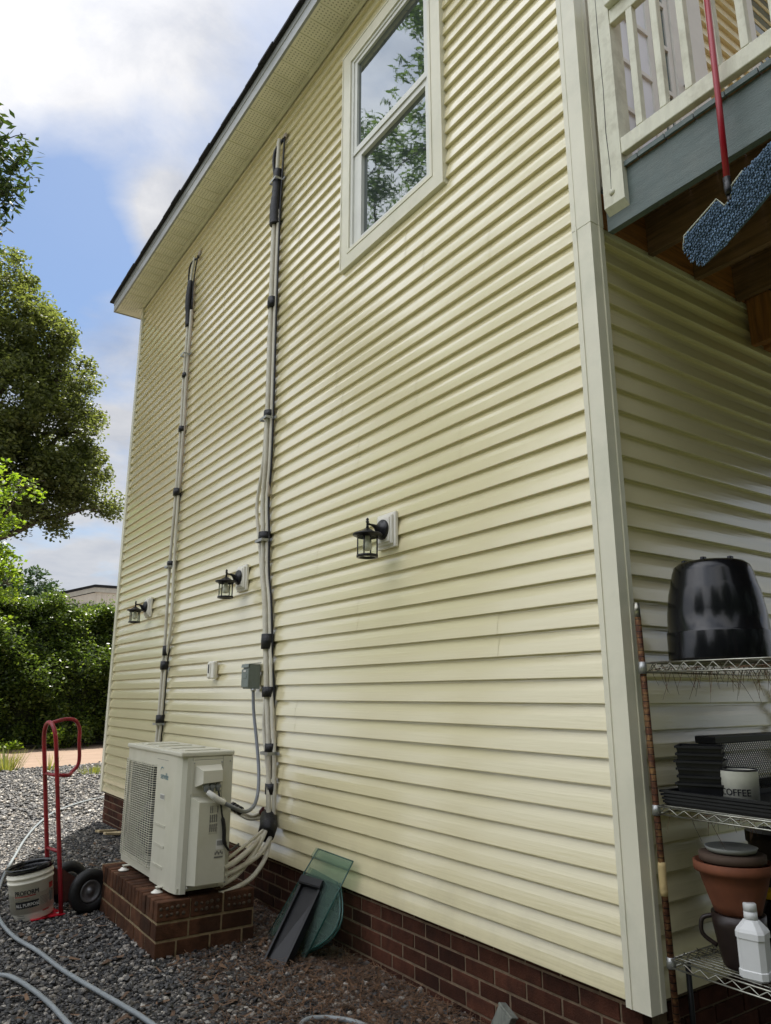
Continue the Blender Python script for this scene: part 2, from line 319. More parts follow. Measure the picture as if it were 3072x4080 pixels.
M['conduit'] = mat('grey conduit', (0.20, 0.215, 0.235), 0.4, var=0.08)
M['box'] = mat('grey green steel box', (0.20, 0.235, 0.215), 0.45, var=0.12, vscale=8, dirt=(0.13, 0.15, 0.13), dscale=6)
M['white_pl'] = mat('white plastic', (0.82, 0.79, 0.70), 0.35, var=0.04)
M['red'] = mat('red paint', (0.27, 0.012, 0.022), 0.33, var=0.25, vscale=8, dirt=(0.12, 0.02, 0.015), dscale=9, damt=0.5)
M['red_plate'] = mat('bright red plate', (0.55, 0.012, 0.03), 0.4, var=0.2)
M['bracket'] = mat('grimy dark red steel', (0.07, 0.022, 0.016), 0.6, var=0.4, vscale=20)
M['rubber'] = mat('black rubber', (0.014, 0.014, 0.015), 0.55, var=0.2, bump=0.3)
M['rim'] = mat('grey wheel rim', (0.20, 0.20, 0.21), 0.45, metal=0.6, var=0.3)
M['bucket'] = mat('white bucket plastic', (0.84, 0.81, 0.70), 0.4, var=0.06, dirt=(0.46, 0.43, 0.34), dscale=7, damt=0.15)
M['ink'] = mat('black ink', (0.012, 0.012, 0.014), 0.5)
M['red_ink'] = mat('red ink', (0.38, 0.03, 0.025), 0.5)
M['teal_ink'] = mat('teal ink', (0.015, 0.16, 0.23), 0.5)
M['grey_ink'] = mat('grey ink', (0.17, 0.165, 0.15), 0.6)
M['paper'] = mat('white sticker', (0.72, 0.71, 0.66), 0.5)
M['label_grey'] = mat('grey sticker', (0.30, 0.30, 0.28), 0.5)
M['hose'] = mat('grey hose', (0.24, 0.265, 0.275), 0.35, var=0.1)
M['rust'] = mat('rusted steel', (0.11, 0.042, 0.02), 0.65, metal=0.35, var=0.5, vscale=60, bump=0.5, bscale=150, dirt=(0.30, 0.18, 0.06), dscale=30, damt=0.7)
def add_rings(mt):
    nt = mt.node_tree; b = nt.nodes['Principled BSDF']; src = b.inputs['Base Color'].links[0].from_socket
    t = N(nt, 'ShaderNodeTexCoord'); sp = N(nt, 'ShaderNodeSeparateXYZ'); nt.links.new(t.outputs['Object'], sp.inputs[0])
    f = mathn(nt, 'LESS_THAN', mathn(nt, 'FRACT', mathn(nt, 'DIVIDE', sp.outputs[2], 0.0254)), 0.14)
    nt.links.new(mixc(nt, f, src, (0.012, 0.007, 0.005)), b.inputs['Base Color'])
add_rings(M['rust'])
M['chrome'] = mat('dull chrome wire', (0.42, 0.42, 0.36), 0.28, metal=0.9, var=0.3, vscale=30, dirt=(0.12, 0.08, 0.04), dscale=15, damt=0.8)
M['black_pl'] = mat('black plastic', (0.007, 0.0075, 0.009), 0.17, var=0.35, vscale=12, bump=0.02, bscale=15, spec=0.5)
M['black_mt'] = mat('dull black plastic', (0.008, 0.0085, 0.010), 0.5, var=0.4, vscale=14)
M['terracotta'] = mat('terracotta', (0.17, 0.055, 0.024), 0.8, var=0.25, vscale=8, dirt=(0.10, 0.045, 0.03), dscale=6, damt=0.6)
M['dark_clay'] = mat('dark glazed clay', (0.022, 0.013, 0.011), 0.4, var=0.3)
M['grey_clay'] = mat('dusty grey clay', (0.085, 0.055, 0.038), 0.8, var=0.2)
M['saucer'] = mat('pale grey saucer', (0.26, 0.27, 0.25), 0.5, var=0.15)
M['yellow'] = mat('yellow cap', (0.70, 0.42, 0.01), 0.4)
M['enamel'] = mat('white enamel', (0.60, 0.60, 0.52), 0.3, var=0.1, vscale=18)
M['bottle'] = mat('white bottle plastic', (0.74, 0.75, 0.74), 0.4, var=0.03)
M['white_paint'] = mat('old white paint', (0.70, 0.69, 0.55), 0.5, var=0.08, vscale=3, bump=0.35, bscale=9, stretch=(9, 9, 1.2), dirt=(0.36, 0.33, 0.22), dscale=7, damt=0.5)
M['white_paint2'] = mat('white door paint', (0.74, 0.73, 0.68), 0.45, var=0.04)
M['greypaint'] = mat('grey green deck paint', (0.115, 0.150, 0.142), 0.55, var=0.16, vscale=5, bump=0.3, bscale=50, stretch=(6, 1, 6), dirt=(0.17, 0.19, 0.17), dscale=8, damt=0.4)
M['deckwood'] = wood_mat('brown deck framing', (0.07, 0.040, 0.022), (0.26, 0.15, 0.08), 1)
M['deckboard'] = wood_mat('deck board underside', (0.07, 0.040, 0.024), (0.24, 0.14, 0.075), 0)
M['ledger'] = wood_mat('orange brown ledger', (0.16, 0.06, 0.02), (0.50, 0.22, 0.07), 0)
M['stub'] = wood_mat('orange brown post', (0.15, 0.055, 0.018), (0.50, 0.22, 0.07), 2)
M['greywood'] = wood_mat('weathered grey wood', (0.09, 0.10, 0.085), (0.24, 0.25, 0.21), 2)
M['palewood'] = wood_mat('pale wood scrap', (0.36, 0.28, 0.15), (0.55, 0.45, 0.27), 0)
M['mop'] = mat('blue chenille', (0.125, 0.195, 0.285), 0.9, var=0.2, vscale=9, island=0.28)
M['piping'] = mat('pale piping', (0.45, 0.46, 0.36), 0.8)
M['pole_red'] = mat('red pole', (0.33, 0.010, 0.022), 0.28, var=0.08)
M['curtain'] = mat('pale curtained pane', (0.80, 0.82, 0.88), 0.25, var=0.05, vscale=3, spec=0.25)
M['pane_dark'] = mat('dark pane', (0.10, 0.13, 0.13), 0.05, spec=0.9)
M['green_glass'] = glass_mat('green tinted panel', (0.89, 0.955, 0.925), 0.08, thin=0.88, dcol=(0.20, 0.28, 0.25))
M['teal_edge'] = mat('dark teal glass edge', (0.02, 0.075, 0.065), 0.25)
M['clear_glass'] = glass_mat('clear lantern glass', (0.93, 0.95, 0.90), 0.03, thin=0.93)
M['bulb'] = mat('white bulb', (0.78, 0.76, 0.68), 0.3)
M['straw'] = mat('dry pine straw', (0.12, 0.065, 0.034), 0.85, var=0.3, island=0.6)
M['straw2'] = mat('dead leaf', (0.105, 0.062, 0.036), 0.8, var=0.3, island=0.7)
M['bark'] = mat('bark', (0.085, 0.065, 0.05), 0.9, var=0.4, vscale=10, bump=0.6, bscale=20)
M['oak'] = leaf_mat('oak leaves', [(0.068, 0.086, 0.032), (0.115, 0.134, 0.050), (0.17, 0.188, 0.074)], 0.5, 0.48, 0.3)
M['hedge'] = leaf_mat('hedge leaves', [(0.028, 0.048, 0.013), (0.064, 0.102, 0.022), (0.15, 0.195, 0.04)], 0.34, 0.46, 0.35)
M['maple'] = leaf_mat('bright leaves', [(0.09, 0.15, 0.018), (0.15, 0.22, 0.026), (0.22, 0.28, 0.04)], 0.42, 0.55)
M['pecan'] = leaf_mat('branch leaves', [(0.018, 0.034, 0.012), (0.035, 0.06, 0.018), (0.07, 0.10, 0.025)], 0.4, 0.30)
M['far'] = leaf_mat('far tree leaves', [(0.030, 0.062, 0.030), (0.050, 0.090, 0.038), (0.075, 0.115, 0.045)], 0.6, 0.2)
M['pine'] = leaf_mat('pine foliage', [(0.06, 0.105, 0.045), (0.11, 0.175, 0.07), (0.17, 0.24, 0.10)], 0.5, 0.4)
M['grass'] = leaf_mat('grass blades', [(0.10, 0.13, 0.03), (0.18, 0.20, 0.06), (0.30, 0.26, 0.11)], 0.6, 0.35)
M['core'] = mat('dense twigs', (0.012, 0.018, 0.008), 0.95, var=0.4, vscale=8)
M['bld'] = mat('far cream boards', (0.90, 0.84, 0.75), 0.7, var=0.08, stretch=(1, 1, 0.1), vscale=5)
M['bld2'] = mat('far white trim', (0.72, 0.70, 0.64), 0.6)
M['dirt'] = mat('pale packed dirt', (0.215, 0.152, 0.108), 0.95, var=0.14, vscale=1.2, bump=0.5, bscale=14, dirt=(0.17, 0.11, 0.075), dscale=2.2, damt=0.55, stretch=(0.6, 2.2, 1))
M['gravel'] = gravel_mat('gravel ground', 48.0)
def stone_mat():
    mt = bpy.data.materials.new('gravel stones'); mt.use_nodes = True; nt = mt.node_tree; b = nt.nodes['Principled BSDF']
    g = N(nt, 'ShaderNodeNewGeometry'); t = N(nt, 'ShaderNodeTexCoord')
    c = ramp(nt, g.outputs['Random Per Island'], [(0.0, (0.018, 0.018, 0.019)), (0.40, (0.050, 0.050, 0.051)), (0.72, (0.115, 0.108, 0.098)), (0.88, (0.20, 0.175, 0.145)), (1.0, (0.46, 0.43, 0.38))])
    c = mixc(nt, 1.0, c, ramp(nt, noise(nt, t.outputs['Object'], 70, 3), [(0.3, 0.75), (0.7, 1.15)]), 'MULTIPLY')
    nt.links.new(c, b.inputs['Base Color']); b.inputs['Roughness'].default_value = 0.6; return mt
M['stones'] = stone_mat()
def winglass():
    mt = bpy.data.materials.new('window pane'); mt.use_nodes = True; nt = mt.node_tree; b = nt.nodes['Principled BSDF']
    b.inputs['Base Color'].default_value = (0.035, 0.045, 0.045, 1); b.inputs['Roughness'].default_value = 0.015
    b.inputs['IOR'].default_value = 2.4; b.inputs['Specular Tint'].default_value = (0.82, 0.96, 1.0, 1); b.inputs['Coat Weight'].default_value = 0.6; b.inputs['Coat IOR'].default_value = 1.6; b.inputs['Coat Roughness'].default_value = 0.01
    t = N(nt, 'ShaderNodeTexCoord'); mp = N(nt, 'ShaderNodeMapping'); mp.inputs['Scale'].default_value = (1, 5, 1.4); nt.links.new(t.outputs['Object'], mp.inputs[0])
    bp = N(nt, 'ShaderNodeBump'); bp.inputs['Strength'].default_value = 0.006; bp.inputs['Distance'].default_value = 0.01
    nt.links.new(noise(nt, mp.outputs[0], 6, 3), bp.inputs['Height']); nt.links.new(bp.outputs[0], b.inputs['Normal']); nt.links.new(bp.outputs[0], b.inputs['Coat Normal']); return mt
M['window_glass'] = winglass()

# ------------------------------------------------------------------ ground
gm = MB(); gm.add([(-600, -600, 0), (600, -600, 0), (600, 900, 0), (-600, 900, 0)], [(0, 1, 2, 3)])
struct(gm.build('ground', M['gravel']))
# dirt drive with a ragged near edge
near = []; 
for i in range(121):
    x = -30 + i * 0.5; near.append((x, 17.4 + 0.20 * x + 0.35 * math.sin(x * 1.3) + 0.2 * math.sin(x * 3.7 + 1) + random.uniform(-.10, .10), 0.006))
far_ = [(x, 30 + 0.2 * x, 0.006) for x, y, z in near]
dm = MB(); n_ = len(near); dm.add(near + far_, [(i, i + 1, n_ + i + 1, n_ + i) for i in range(n_ - 1)])
struct(dm.build('driveway', M['dirt']))

# loose stones: one 'stuff' mesh, each stone a squashed 12-vertex lump
def stones(name, xr, yr, n, smin, smax, ok):
    t = (1 + 5 ** 0.5) / 2
    iv = np.array([(-1, t, 0), (1, t, 0), (-1, -t, 0), (1, -t, 0), (0, -1, t), (0, 1, t), (0, -1, -t), (0, 1, -t), (t, 0, -1), (t, 0, 1), (-t, 0, -1), (-t, 0, 1)], dtype=np.float32); iv /= np.linalg.norm(iv[0])
    fi = np.array([(0, 11, 5), (0, 5, 1), (0, 1, 7), (0, 7, 10), (0, 10, 11), (1, 5, 9), (5, 11, 4), (11, 10, 2), (10, 7, 6), (7, 1, 8), (3, 9, 4), (3, 4, 2), (3, 2, 6), (3, 6, 8), (3, 8, 9), (4, 9, 5), (2, 4, 11), (6, 2, 10), (8, 6, 7), (9, 8, 1)], dtype=np.int32)
    P = np.stack([RNG.uniform(*xr, n), RNG.uniform(*yr, n)], 1); P = P[ok(P[:, 0], P[:, 1])]; n = len(P)
    s = RNG.uniform(smin, smax, n) * RNG.choice([0.6, 0.8, 1.0, 1.3, 1.9], n)
    V = np.repeat(iv[None], n, 0) * RNG.uniform(0.72, 1.25, (n, 12, 1)).astype(np.float32)
    V *= np.stack([s, s * RNG.uniform(0.6, 1.0, n), s * RNG.uniform(0.45, 0.8, n)], 1)[:, None, :]
    ax = RNG.uniform(-.7, .7, n); ca, sa = np.cos(ax)[:, None], np.sin(ax)[:, None]; y, z = V[:, :, 1].copy(), V[:, :, 2].copy(); V[:, :, 1] = y * ca - z * sa; V[:, :, 2] = y * sa + z * ca
    a = RNG.uniform(0, 6.28, n); ca, sa = np.cos(a)[:, None], np.sin(a)[:, None]; x, y = V[:, :, 0].copy(), V[:, :, 1].copy(); V[:, :, 0] = x * ca - y * sa; V[:, :, 1] = x * sa + y * ca
    V[:, :, 0] += P[:, 0:1]; V[:, :, 1] += P[:, 1:2]; V[:, :, 2] += (s * RNG.uniform(0.15, 0.75, n))[:, None]
    F = (fi[None] + (np.arange(n) * 12)[:, None, None]).reshape(-1, 3)
    return bulk(name, V.reshape(-1, 3), 3, M['stones'], faces=F)
inview = lambda x, y: (x > 0.10 * y + 0.15) & (x < 2.60)
o = stones('gravel', (0.3, 2.6), (2.5, 10.5), 78000, 0.005, 0.0115, inview); tag(o, 'loose grey gravel stones spread beside the house wall', 'gravel', kind='stuff')
o = stones('gravel', (1.0, 6.5), (10.0, 19.6), 38000, 0.010, 0.020, lambda x, y: (x > 0.10 * y) & (x < 0.30 * y + .4) & (y < 17.4 + .2 * x + .3 * np.sin(x * 1.3))); tag(o, 'sunlit pale gravel stones between the house corner and the dirt drive', 'gravel', kind='stuff')

# pine straw and dead leaves by the foundation
def litter(name, n, xr, yr, lr, wr, mt, ok, zr=(0.012, 0.035)):
    P = np.stack([RNG.uniform(*xr, n), RNG.uniform(*yr, n)], 1); P = P[ok(P[:, 0], P[:, 1])]; n = len(P)
    a = RNG.uniform(0, 6.28, n); L = RNG.uniform(*lr, n) / 2; W_ = RNG.uniform(*wr, n) / 2; z = RNG.uniform(*zr, n); tz = RNG.uniform(-.35, .35, n) * L
    d = np.stack([np.cos(a), np.sin(a)], 1); p = np.stack([-d[:, 1], d[:, 0]], 1); V = np.zeros((n, 4, 3), dtype=np.float32)
    for i, (u, w) in enumerate(((-1, -1), (1, -.6), (1, .6), (-1, 1))):
        V[:, i, :2] = P + d * (L * u)[:, None] + p * (W_ * w)[:, None]; V[:, i, 2] = z + tz * u + W_ * w * RNG.uniform(-.3, .3, n)
    return bulk(name, V.reshape(-1, 3), 4, mt)
near_wall = lambda x, y: (x > 1.15 + RNG.uniform(0, 1.1, len(x)) + 0.22 * (y - 2.5).clip(0, 3)) & ~((x > 1.59) & (x < 2.24) & (y > 4.69))
o = litter('pine_straw', 30000, (1.0, 2.58), (2.3, 6.6), (0.03, 0.12), (0.002, 0.005), M['straw'], near_wall); tag(o, 'brown pine straw strewn along the brick foundation', 'pine straw', kind='stuff')
o = litter('dead_leaves', 1500, (0.5, 2.58), (2.3, 8.6), (0.025, 0.07), (0.012, 0.032), M['straw2'], lambda x, y: (x > 0.10 * y + 0.2 + RNG.uniform(0, 1.6, len(x)) ** 1.4) & ~((x > 1.59) & (x < 2.24) & (y > 4.69) & (y < 5.99))); tag(o, 'dry dead leaves scattered on the shaded gravel', 'dead leaves', kind='stuff')

# ------------------------------------------------------------------ house
house = thing('house', 'pale yellow two storey house with vinyl siding, white trim and brick foundation', 'house', (2.6, 6.0, 0))
H1 = 0.1099; Z0 = 0.366
PROF = [(0.0000, 0.000), (-0.0008, 0.0215), (0.0012, 0.0235), (0.005, 0.0234), (0.038, 0.0190), (0.056, 0.0160), (0.072, 0.0115), (0.086, 0.0068), (0.098, 0.0030), (H1 + 0.002, 0.0015)]
def siding(mb, wall, u0, u1, z0, z1, cuts=(), seams=True, base=0.0):
    """wall 'w': runs along Y, faces -X at X=base ; wall 'e': runs along X, faces -Y at Y=base"""
    k0 = 0; nk = int(math.ceil((z1 - z0) / H1)); rr = random.Random(5)
    pan = -1; brk = []
    for k in range(nk):
        if k // 2 != pan:
            pan = k // 2; brk = []
            if seams:
                u = u0 + rr.uniform(0.6, 3.6)
                while u < u1 - 0.3: brk.append(u); u += 3.66
        zb = z0 + k * H1; segs = [(u0, u1)]
        for (c0, c1, cz0, cz1) in cuts:
            if zb + H1 > cz0 and zb < cz1:
                segs = [s for (a, b) in segs for s in ((a, min(b, c0)), (max(a, c1), b)) if s[1] - s[0] > 0.004]
        out = []
        for a, b in segs:
            cur = a; j = 0
            for x in brk:
                if a < x < b: out.append((cur, x + 0.002, j)); cur = x; j += 1
            out.append((cur, b, j))
        for a, b, j in out:
            pr = [(zb + dz, p + (0.0016 if j % 2 else 0.0)) for dz, p in PROF]
            pr = [(min(z, z1), p) for z, p in pr]
            nseg = max(1, int((b - a) / 0.8)); us = [a + (b - a) * i / nseg for i in range(nseg + 1)]
            vs = []
            for u in us:
                for z, p in pr:
                    vs.append((base - p, u, z) if wall == 'w' else (u, base - p, z))
            n = len(pr); fs = []
            for i in range(nseg):
                for q in range(n - 1):
                    f = (i * n + q, (i + 1) * n + q, (i + 1) * n + q + 1, i * n + q + 1)
                    fs.append(f if wall == 'e' else f[::-1])
            mb.add(vs, fs, False)
XW, YE, YF, ZS = 2.590, 2.045, 9.93, 6.93
WIN = (3.16, 4.225, 4.72, 6.50)
sm = MB(); siding(sm, 'w', 2.06, YF - 0.03, Z0, ZS, [WIN], base=XW)
wall_w = sm.build('siding', M['siding_w'], house)
sm = MB(); siding(sm, 'e', 2.62, 7.0, Z0, 3.70, seams=False, base=YE); sm.build('siding', M['siding_e'], house)
sm = MB(); siding(sm, 'e', 2.62, 7.0, Z0 + 33 * H1, ZS, [(2.80, 3.72, 3.9, 6.2)], base=YE); sm.build('siding', M['siding_e'], house)
# sheathing body behind the siding (window opening left free)
bm_ = MB()
bm_.box(XW + 0.004, XW + 0.10, YE + 0.004, WIN[0], 0.36, ZS); bm_.box(XW + 0.004, XW + 0.10, WIN[1], YF - 0.01, 0.36, ZS)
bm_.box(XW + 0.004, XW + 0.10, WIN[0], WIN[1], 0.36, WIN[2]); bm_.box(XW + 0.004, XW + 0.10, WIN[0], WIN[1], WIN[3], ZS)
bm_.box(XW + 0.11, 12.0, YE + 0.004, YE + 0.1, 0.36, ZS); bm_.box(XW + 0.11, 12.0, YF - 0.1, YF - 0.012, 0.36, ZS)
bm_.build('sheathing', mat('yellow backing', (0.45, 0.40, 0.22), 0.8), house)
# corner posts
cp = MB(); x0, x1, y0, y1 = 2.555, 2.648, 1.984, 2.098
def post_prof(g):   # L section with raised lips
    return [(x0 - g, y0 - g), (x1, y0 - g), (x1, y0 + 0.012), (x1 - 0.006, y0 + 0.014), (x1 - 0.006, YE + 0.003), (XW + 0.001, YE + 0.003), (XW + 0.001, y1 - 0.006), (x0 + 0.014, y1 - 0.006), (x0 + 0.012, y1), (x0 - g, y1)]
cp.prism(post_prof(0.0), 2, 0.347, 3.725)
cp.prism(post_prof(0.002), 2, 3.7, ZS)
# shallow ribs near the outer edges of both faces
for zz in ((0.348, 3.724), (3.726, ZS - 0.002)):
    cp.box(x0 - 0.0045, x0, y1 - 0.030, y1 - 0.022, *zz); cp.box(x1 - 0.034, x1 - 0.027, y0 - 0.0045, y0, *zz)
cp.build('corner_post', M['trim'], house)
cp = MB(); cp.prism([(2.556, YF - 0.075), (2.556, YF + 0.014), (2.66, YF + 0.014), (2.66, YF - 0.01), (XW + 0.002, YF - 0.01), (XW + 0.002, YF - 0.075)], 2, 0.35, ZS)
cp.build('corner_post', M['trim'], house)
tr = MB(); tr.box(2.650, 7.0, YE - 0.030, YE - 0.0005, 3.702, 3.728); tr.box(2.650, 7.0, YE - 0.018, YE - 0.0005, 3.690, 3.7015); tr.build('top_trim', M['trim'], house)
# soffit, fascia, roof
sf = MB(); XS, XF_ = 2.245, 10.26
y = 1.72
while y < XF_ - 0.35:
    sf.box(XS + 0.002, XW + 0.02, y, y + 0.150, ZS, ZS + 0.01); sf.box(XS + 0.002, XW + 0.02, y + 0.150, y + 0.168, ZS + 0.007, ZS + 0.012); y += 0.168
sf.box(XS + 0.002, XW + 0.02, y, 10.245, ZS + 0.001, ZS + 0.011)
x = XW + 0.022
sf.box(2.6, 8.0, 1.72, YE, ZS + 0.001, ZS + 0.011)
while x < 6: sf.box(x, x + 0.150, YF + 0.015, 10.25, ZS, ZS + 0.01); sf.box(x + .15, x + 0.168, YF + 0.015, 10.25, ZS + 0.007, ZS + 0.012); x += 0.168
sf.add([(2.245, 10.25, ZS - 0.002), (2.262, 10.262, ZS - 0.002), (2.58, 9.945, ZS - 0.002), (2.565, 9.935, ZS - 0.002)], [(0, 1, 2, 3)])
sf.build('soffit', M['soffit'], house)
# perforation dents on the soffit panels
pf = MB()
for i in range(0, 50):
    yy = 1.72 + i * 0.168
    if yy > 10: continue
    for a in range(5):
        for b in range(9):
            px, py = XS + 0.05 + b * 0.031, yy + 0.02 + a * 0.027
            pf.add([(px, py, ZS - 0.0012), (px + 0.012, py, ZS - 0.0012), (px + 0.012, py + 0.009, ZS - 0.0012), (px, py + 0.009, ZS - 0.0012)], [(0, 1, 2, 3)])
pf.build('soffit_vents', mat('vent dents', (0.34, 0.32, 0.20), 0.8), house)
jt = MB(); jt.box(2.536, 2.564, 2.12, YF - 0.08, ZS - 0.026, ZS - 0.0005); jt.build('soffit_trim', M['soffit'], house)
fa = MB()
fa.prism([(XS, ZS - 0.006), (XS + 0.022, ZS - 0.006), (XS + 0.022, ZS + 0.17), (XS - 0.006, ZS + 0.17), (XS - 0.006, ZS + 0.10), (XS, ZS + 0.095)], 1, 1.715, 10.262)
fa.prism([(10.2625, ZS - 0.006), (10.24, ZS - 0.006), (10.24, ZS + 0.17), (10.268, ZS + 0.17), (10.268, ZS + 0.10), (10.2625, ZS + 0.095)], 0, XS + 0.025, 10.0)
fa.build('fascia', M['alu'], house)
rf = MB(); e0, e1 = XS - 0.035, XF_ + 0.10; zr = ZS + 0.180
rp = [(e0, 1.66, zr), (13.0, 1.66, zr), (13.0, e1, zr), (e0, e1, zr), (7.5, 5.5, zr + 2.4), (7.5, 6.5, zr + 2.4)]
rf.add(rp, [(0, 3, 5, 4), (3, 2, 5), (2, 1, 4, 5), (1, 0, 4), (0, 1, 2, 3)])
# thick ragged shingle edge courses along the eave
y = 1.66
while y < e1 - 0.01:
    L = min(0.30, e1 - y); rf.box(e0 - random.uniform(.004, .016), e0 + 0.25, y, y + L - 0.004, zr - 0.004, zr + random.uniform(.016, .024)); y += L
rf.build('roof', M['shingle'], house)
# foundation: real bricks against a recessed mortar bed
fm = MB(); fm.box(2.6085, 2.70, 2.075, 9.88, -0.05, 0.40); fm.box(2.701, 9.0, 2.075, 2.12, -0.05, 0.40); fm.build('mortar_bed', M['mortar'], house)
fb = MB(); rr = random.Random(3)
for r_ in range(6):
    z = -0.035 + r_ * 0.0745
    y = 2.064 + (0 if r_ % 2 else -0.1)
    while y < 9.88:
        a, b = max(y, 2.064), min(y + 0.198, 9.885)
        if b - a > 0.03: fb.bbox(2.6045 + rr.uniform(-.0025, .0025), 2.66, a, b, z + rr.uniform(0, .002), z + 0.0645, 0.003)
        y += 0.2085
    x = 2.664 + (0.0 if r_ % 2 else 0.1)
    while x < 5.4:
        fb.bbox(x, x + 0.198, 2.066 + rr.uniform(-.0025, .0025), 2.10, z, z + 0.0645, 0.003); x += 0.2085
fb.build('brick_foundation', M['brick'], house)

# window
win = MB().box(XW + 0.07, XW + 0.075, 3.2, 4.19, 4.74, 6.48).build('window', M['dark'], house)
wf = MB(); X1 = 2.552
def frame(mb, xa, xb, o, i, mitre=True):
    (y0, y1, z0, z1), (iy0, iy1, iz0, iz1) = o, i
    for quad in ([(y0, z0), (y1, z0), (iy1, iz0), (iy0, iz0)], [(y1, z0), (y1, z1), (iy1, iz1), (iy1, iz0)], [(y1, z1), (y0, z1), (iy0, iz1), (iy1, iz1)], [(y0, z1), (y0, z0), (iy0, iz0), (iy0, iz1)]):
        mb.prism(quad, 0, xa, xb)
OUT = (3.064, 4.317, 4.615, 6.595); MID = (3.195, 4.19, 4.752, 6.465)
frame(wf, 2.548, XW + 0.002, OUT, (3.170, 4.215, 4.725, 6.490))
frame(wf, 2.543, XW + 0.002, (3.171, 4.214, 4.726, 6.489), MID)
frame(wf, 2.543, 2.5478, (OUT[0] + .0, OUT[1] - .0, OUT[2], OUT[3]), (OUT[0] + .012, OUT[1] - .012, OUT[2] + .012, OUT[3] - .012))
fo = wf.build('window_frame', M['trim'], win)
ws = MB(); frame(ws, 2.556, XW + 0.06, (3.1955, 4.1895, 4.7525, 6.4645), (3.225, 4.160, 4.775, 6.440))
frame(ws, 2.566, XW + 0.03, (3.226, 4.159, 5.560, 6.439), (3.262, 4.122, 5.615, 6.405))          # upper sash
frame(ws, 2.572, XW + 0.05, (3.226, 4.120, 4.776, 5.558), (3.262, 4.060, 4.805, 5.510))          # lower sash
ws.box(2.560, 2.566, 3.226, 4.159, 5.556, 5.585)
ws.box(2.572, 2.6, 4.121, 4.159, 4.776, 5.555)
ws.build('sash', M['sash'], win)
wg = MB(); wg.box(2.585, 2.589, 3.258, 4.126, 5.611, 6.409); wg.build('pane', M['window_glass'], win)
wg = MB(); wg.box(2.600, 2.604, 3.258, 4.064, 4.801, 5.514); wg.build('pane', M['window_glass'], win)

# french doors and end window above the deck
YD = YE - 0.022
door = MB()
door.box(2.775, 2.865, YD - 0.012, YE + 0.05, 3.97, 6.1)            # jamb
door.box(3.5, 3.66, YD - 0.012, YE + 0.05, 3.97, 6.1)
door.box(3.6605, 3.81, YD - 0.035, YE + 0.002, 3.97, 6.2); door.box(2.70, 2.7745, YD - 0.035, YE + 0.002, 3.97, 6.2)
door.box(2.866, 3.499, YE + 0.04, YE + 0.05, 3.97, 6.1)
dr = door.build('french_door', M['white_paint2'], house)
def leaf_door(xa, xb, pmat):
    d = MB(); s = 0.045
    d.box(xa, xa + s, YD, YE + .03, 3.98, 6.1); d.box(xb - s, xb, YD, YE + .03, 3.98, 6.1); d.box(xa + s, xb - s, YD, YE + .03, 3.98, 4.16)
    nm = 6
    for k in range(nm):
        z = 4.28 + k * 0.325; d.box(xa + s, xb - s, YD - 0.004, YE - .002, z - 0.014, z + 0.014)
    d.box((xa + xb) / 2 - 0.013, (xa + xb) / 2 + 0.013, YD - 0.002, YE - .003, 4.1605, 6.1)
    do = d.build('door_leaf', M['white_paint2'], dr)
    MB().box(xa + s - 0.003, xb - s + 0.003, YE - 0.012, YE - 0.006, 4.1, 6.1).build('pane', pmat, dr)
leaf_door(2.87, 3.30, M['curtain']); leaf_door(3.304, 3.495, M['pane_dark'])
MB().tube([(3.565, YD - 0.013, 5.05), (3.565, YD - 0.06, 5.05), (3.50, YD - 0.06, 5.05)], 0.009).build('handle', M['black'], dr)
wn2 = MB(); 
for (a, b) in ((4.44, 4.56), (5.5, 5.62)): wn2.box(a, b, YD - 0.02, YE + 0.002, 5.2, 6.9)
wn2.box(4.5605, 5.4995, YD - 0.02, YE + 0.002, 5.2, 5.32)
w2 = wn2.build('window', M['white_paint2'], house); MB().box(4.55, 5.51, YD + 0.004, YD + 0.008, 5.3, 6.9).build('pane', M['pane_dark'], w2)

# ------------------------------------------------------------------ deck overhead on the right
deck = thing('deck', 'raised deck with white railing, grey rim board and brown framing beneath', 'deck', (2.63, 1.9, 3.66))
MB().box(2.6315, 2.668, -2.2, 1.946, 3.648, 3.918).build('rim_joist', M['greypaint'], deck)
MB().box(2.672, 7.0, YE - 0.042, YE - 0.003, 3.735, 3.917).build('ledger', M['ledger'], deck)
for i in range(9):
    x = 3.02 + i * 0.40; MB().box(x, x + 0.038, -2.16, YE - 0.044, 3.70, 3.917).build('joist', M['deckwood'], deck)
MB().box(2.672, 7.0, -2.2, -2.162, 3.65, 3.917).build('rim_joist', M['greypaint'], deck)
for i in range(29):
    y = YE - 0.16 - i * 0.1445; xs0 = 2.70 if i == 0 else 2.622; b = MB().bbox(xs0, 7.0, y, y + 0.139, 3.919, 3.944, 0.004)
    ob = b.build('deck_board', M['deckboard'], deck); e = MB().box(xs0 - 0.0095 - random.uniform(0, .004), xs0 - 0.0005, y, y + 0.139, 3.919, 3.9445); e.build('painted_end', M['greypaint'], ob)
pm = MB()
pm.add([(2.598, 1.814, 3.748), (2.598, 1.930, 3.748), (2.631, 1.930, 3.718), (2.631, 1.814, 3.718), (2.598, 1.814, 5.02), (2.598, 1.930, 5.02), (2.631, 1.930, 5.02), (2.631, 1.814, 5.02)],
       [(0, 1, 2, 3), (4, 7, 6, 5), (0, 4, 5, 1), (1, 5, 6, 2), (2, 6, 7, 3), (3, 7, 4, 0)])
pm.box(2.6315, 2.690, 1.8145, 1.9295, 3.964, 5.02)
po = pm.build('post', M['white_paint'], deck)
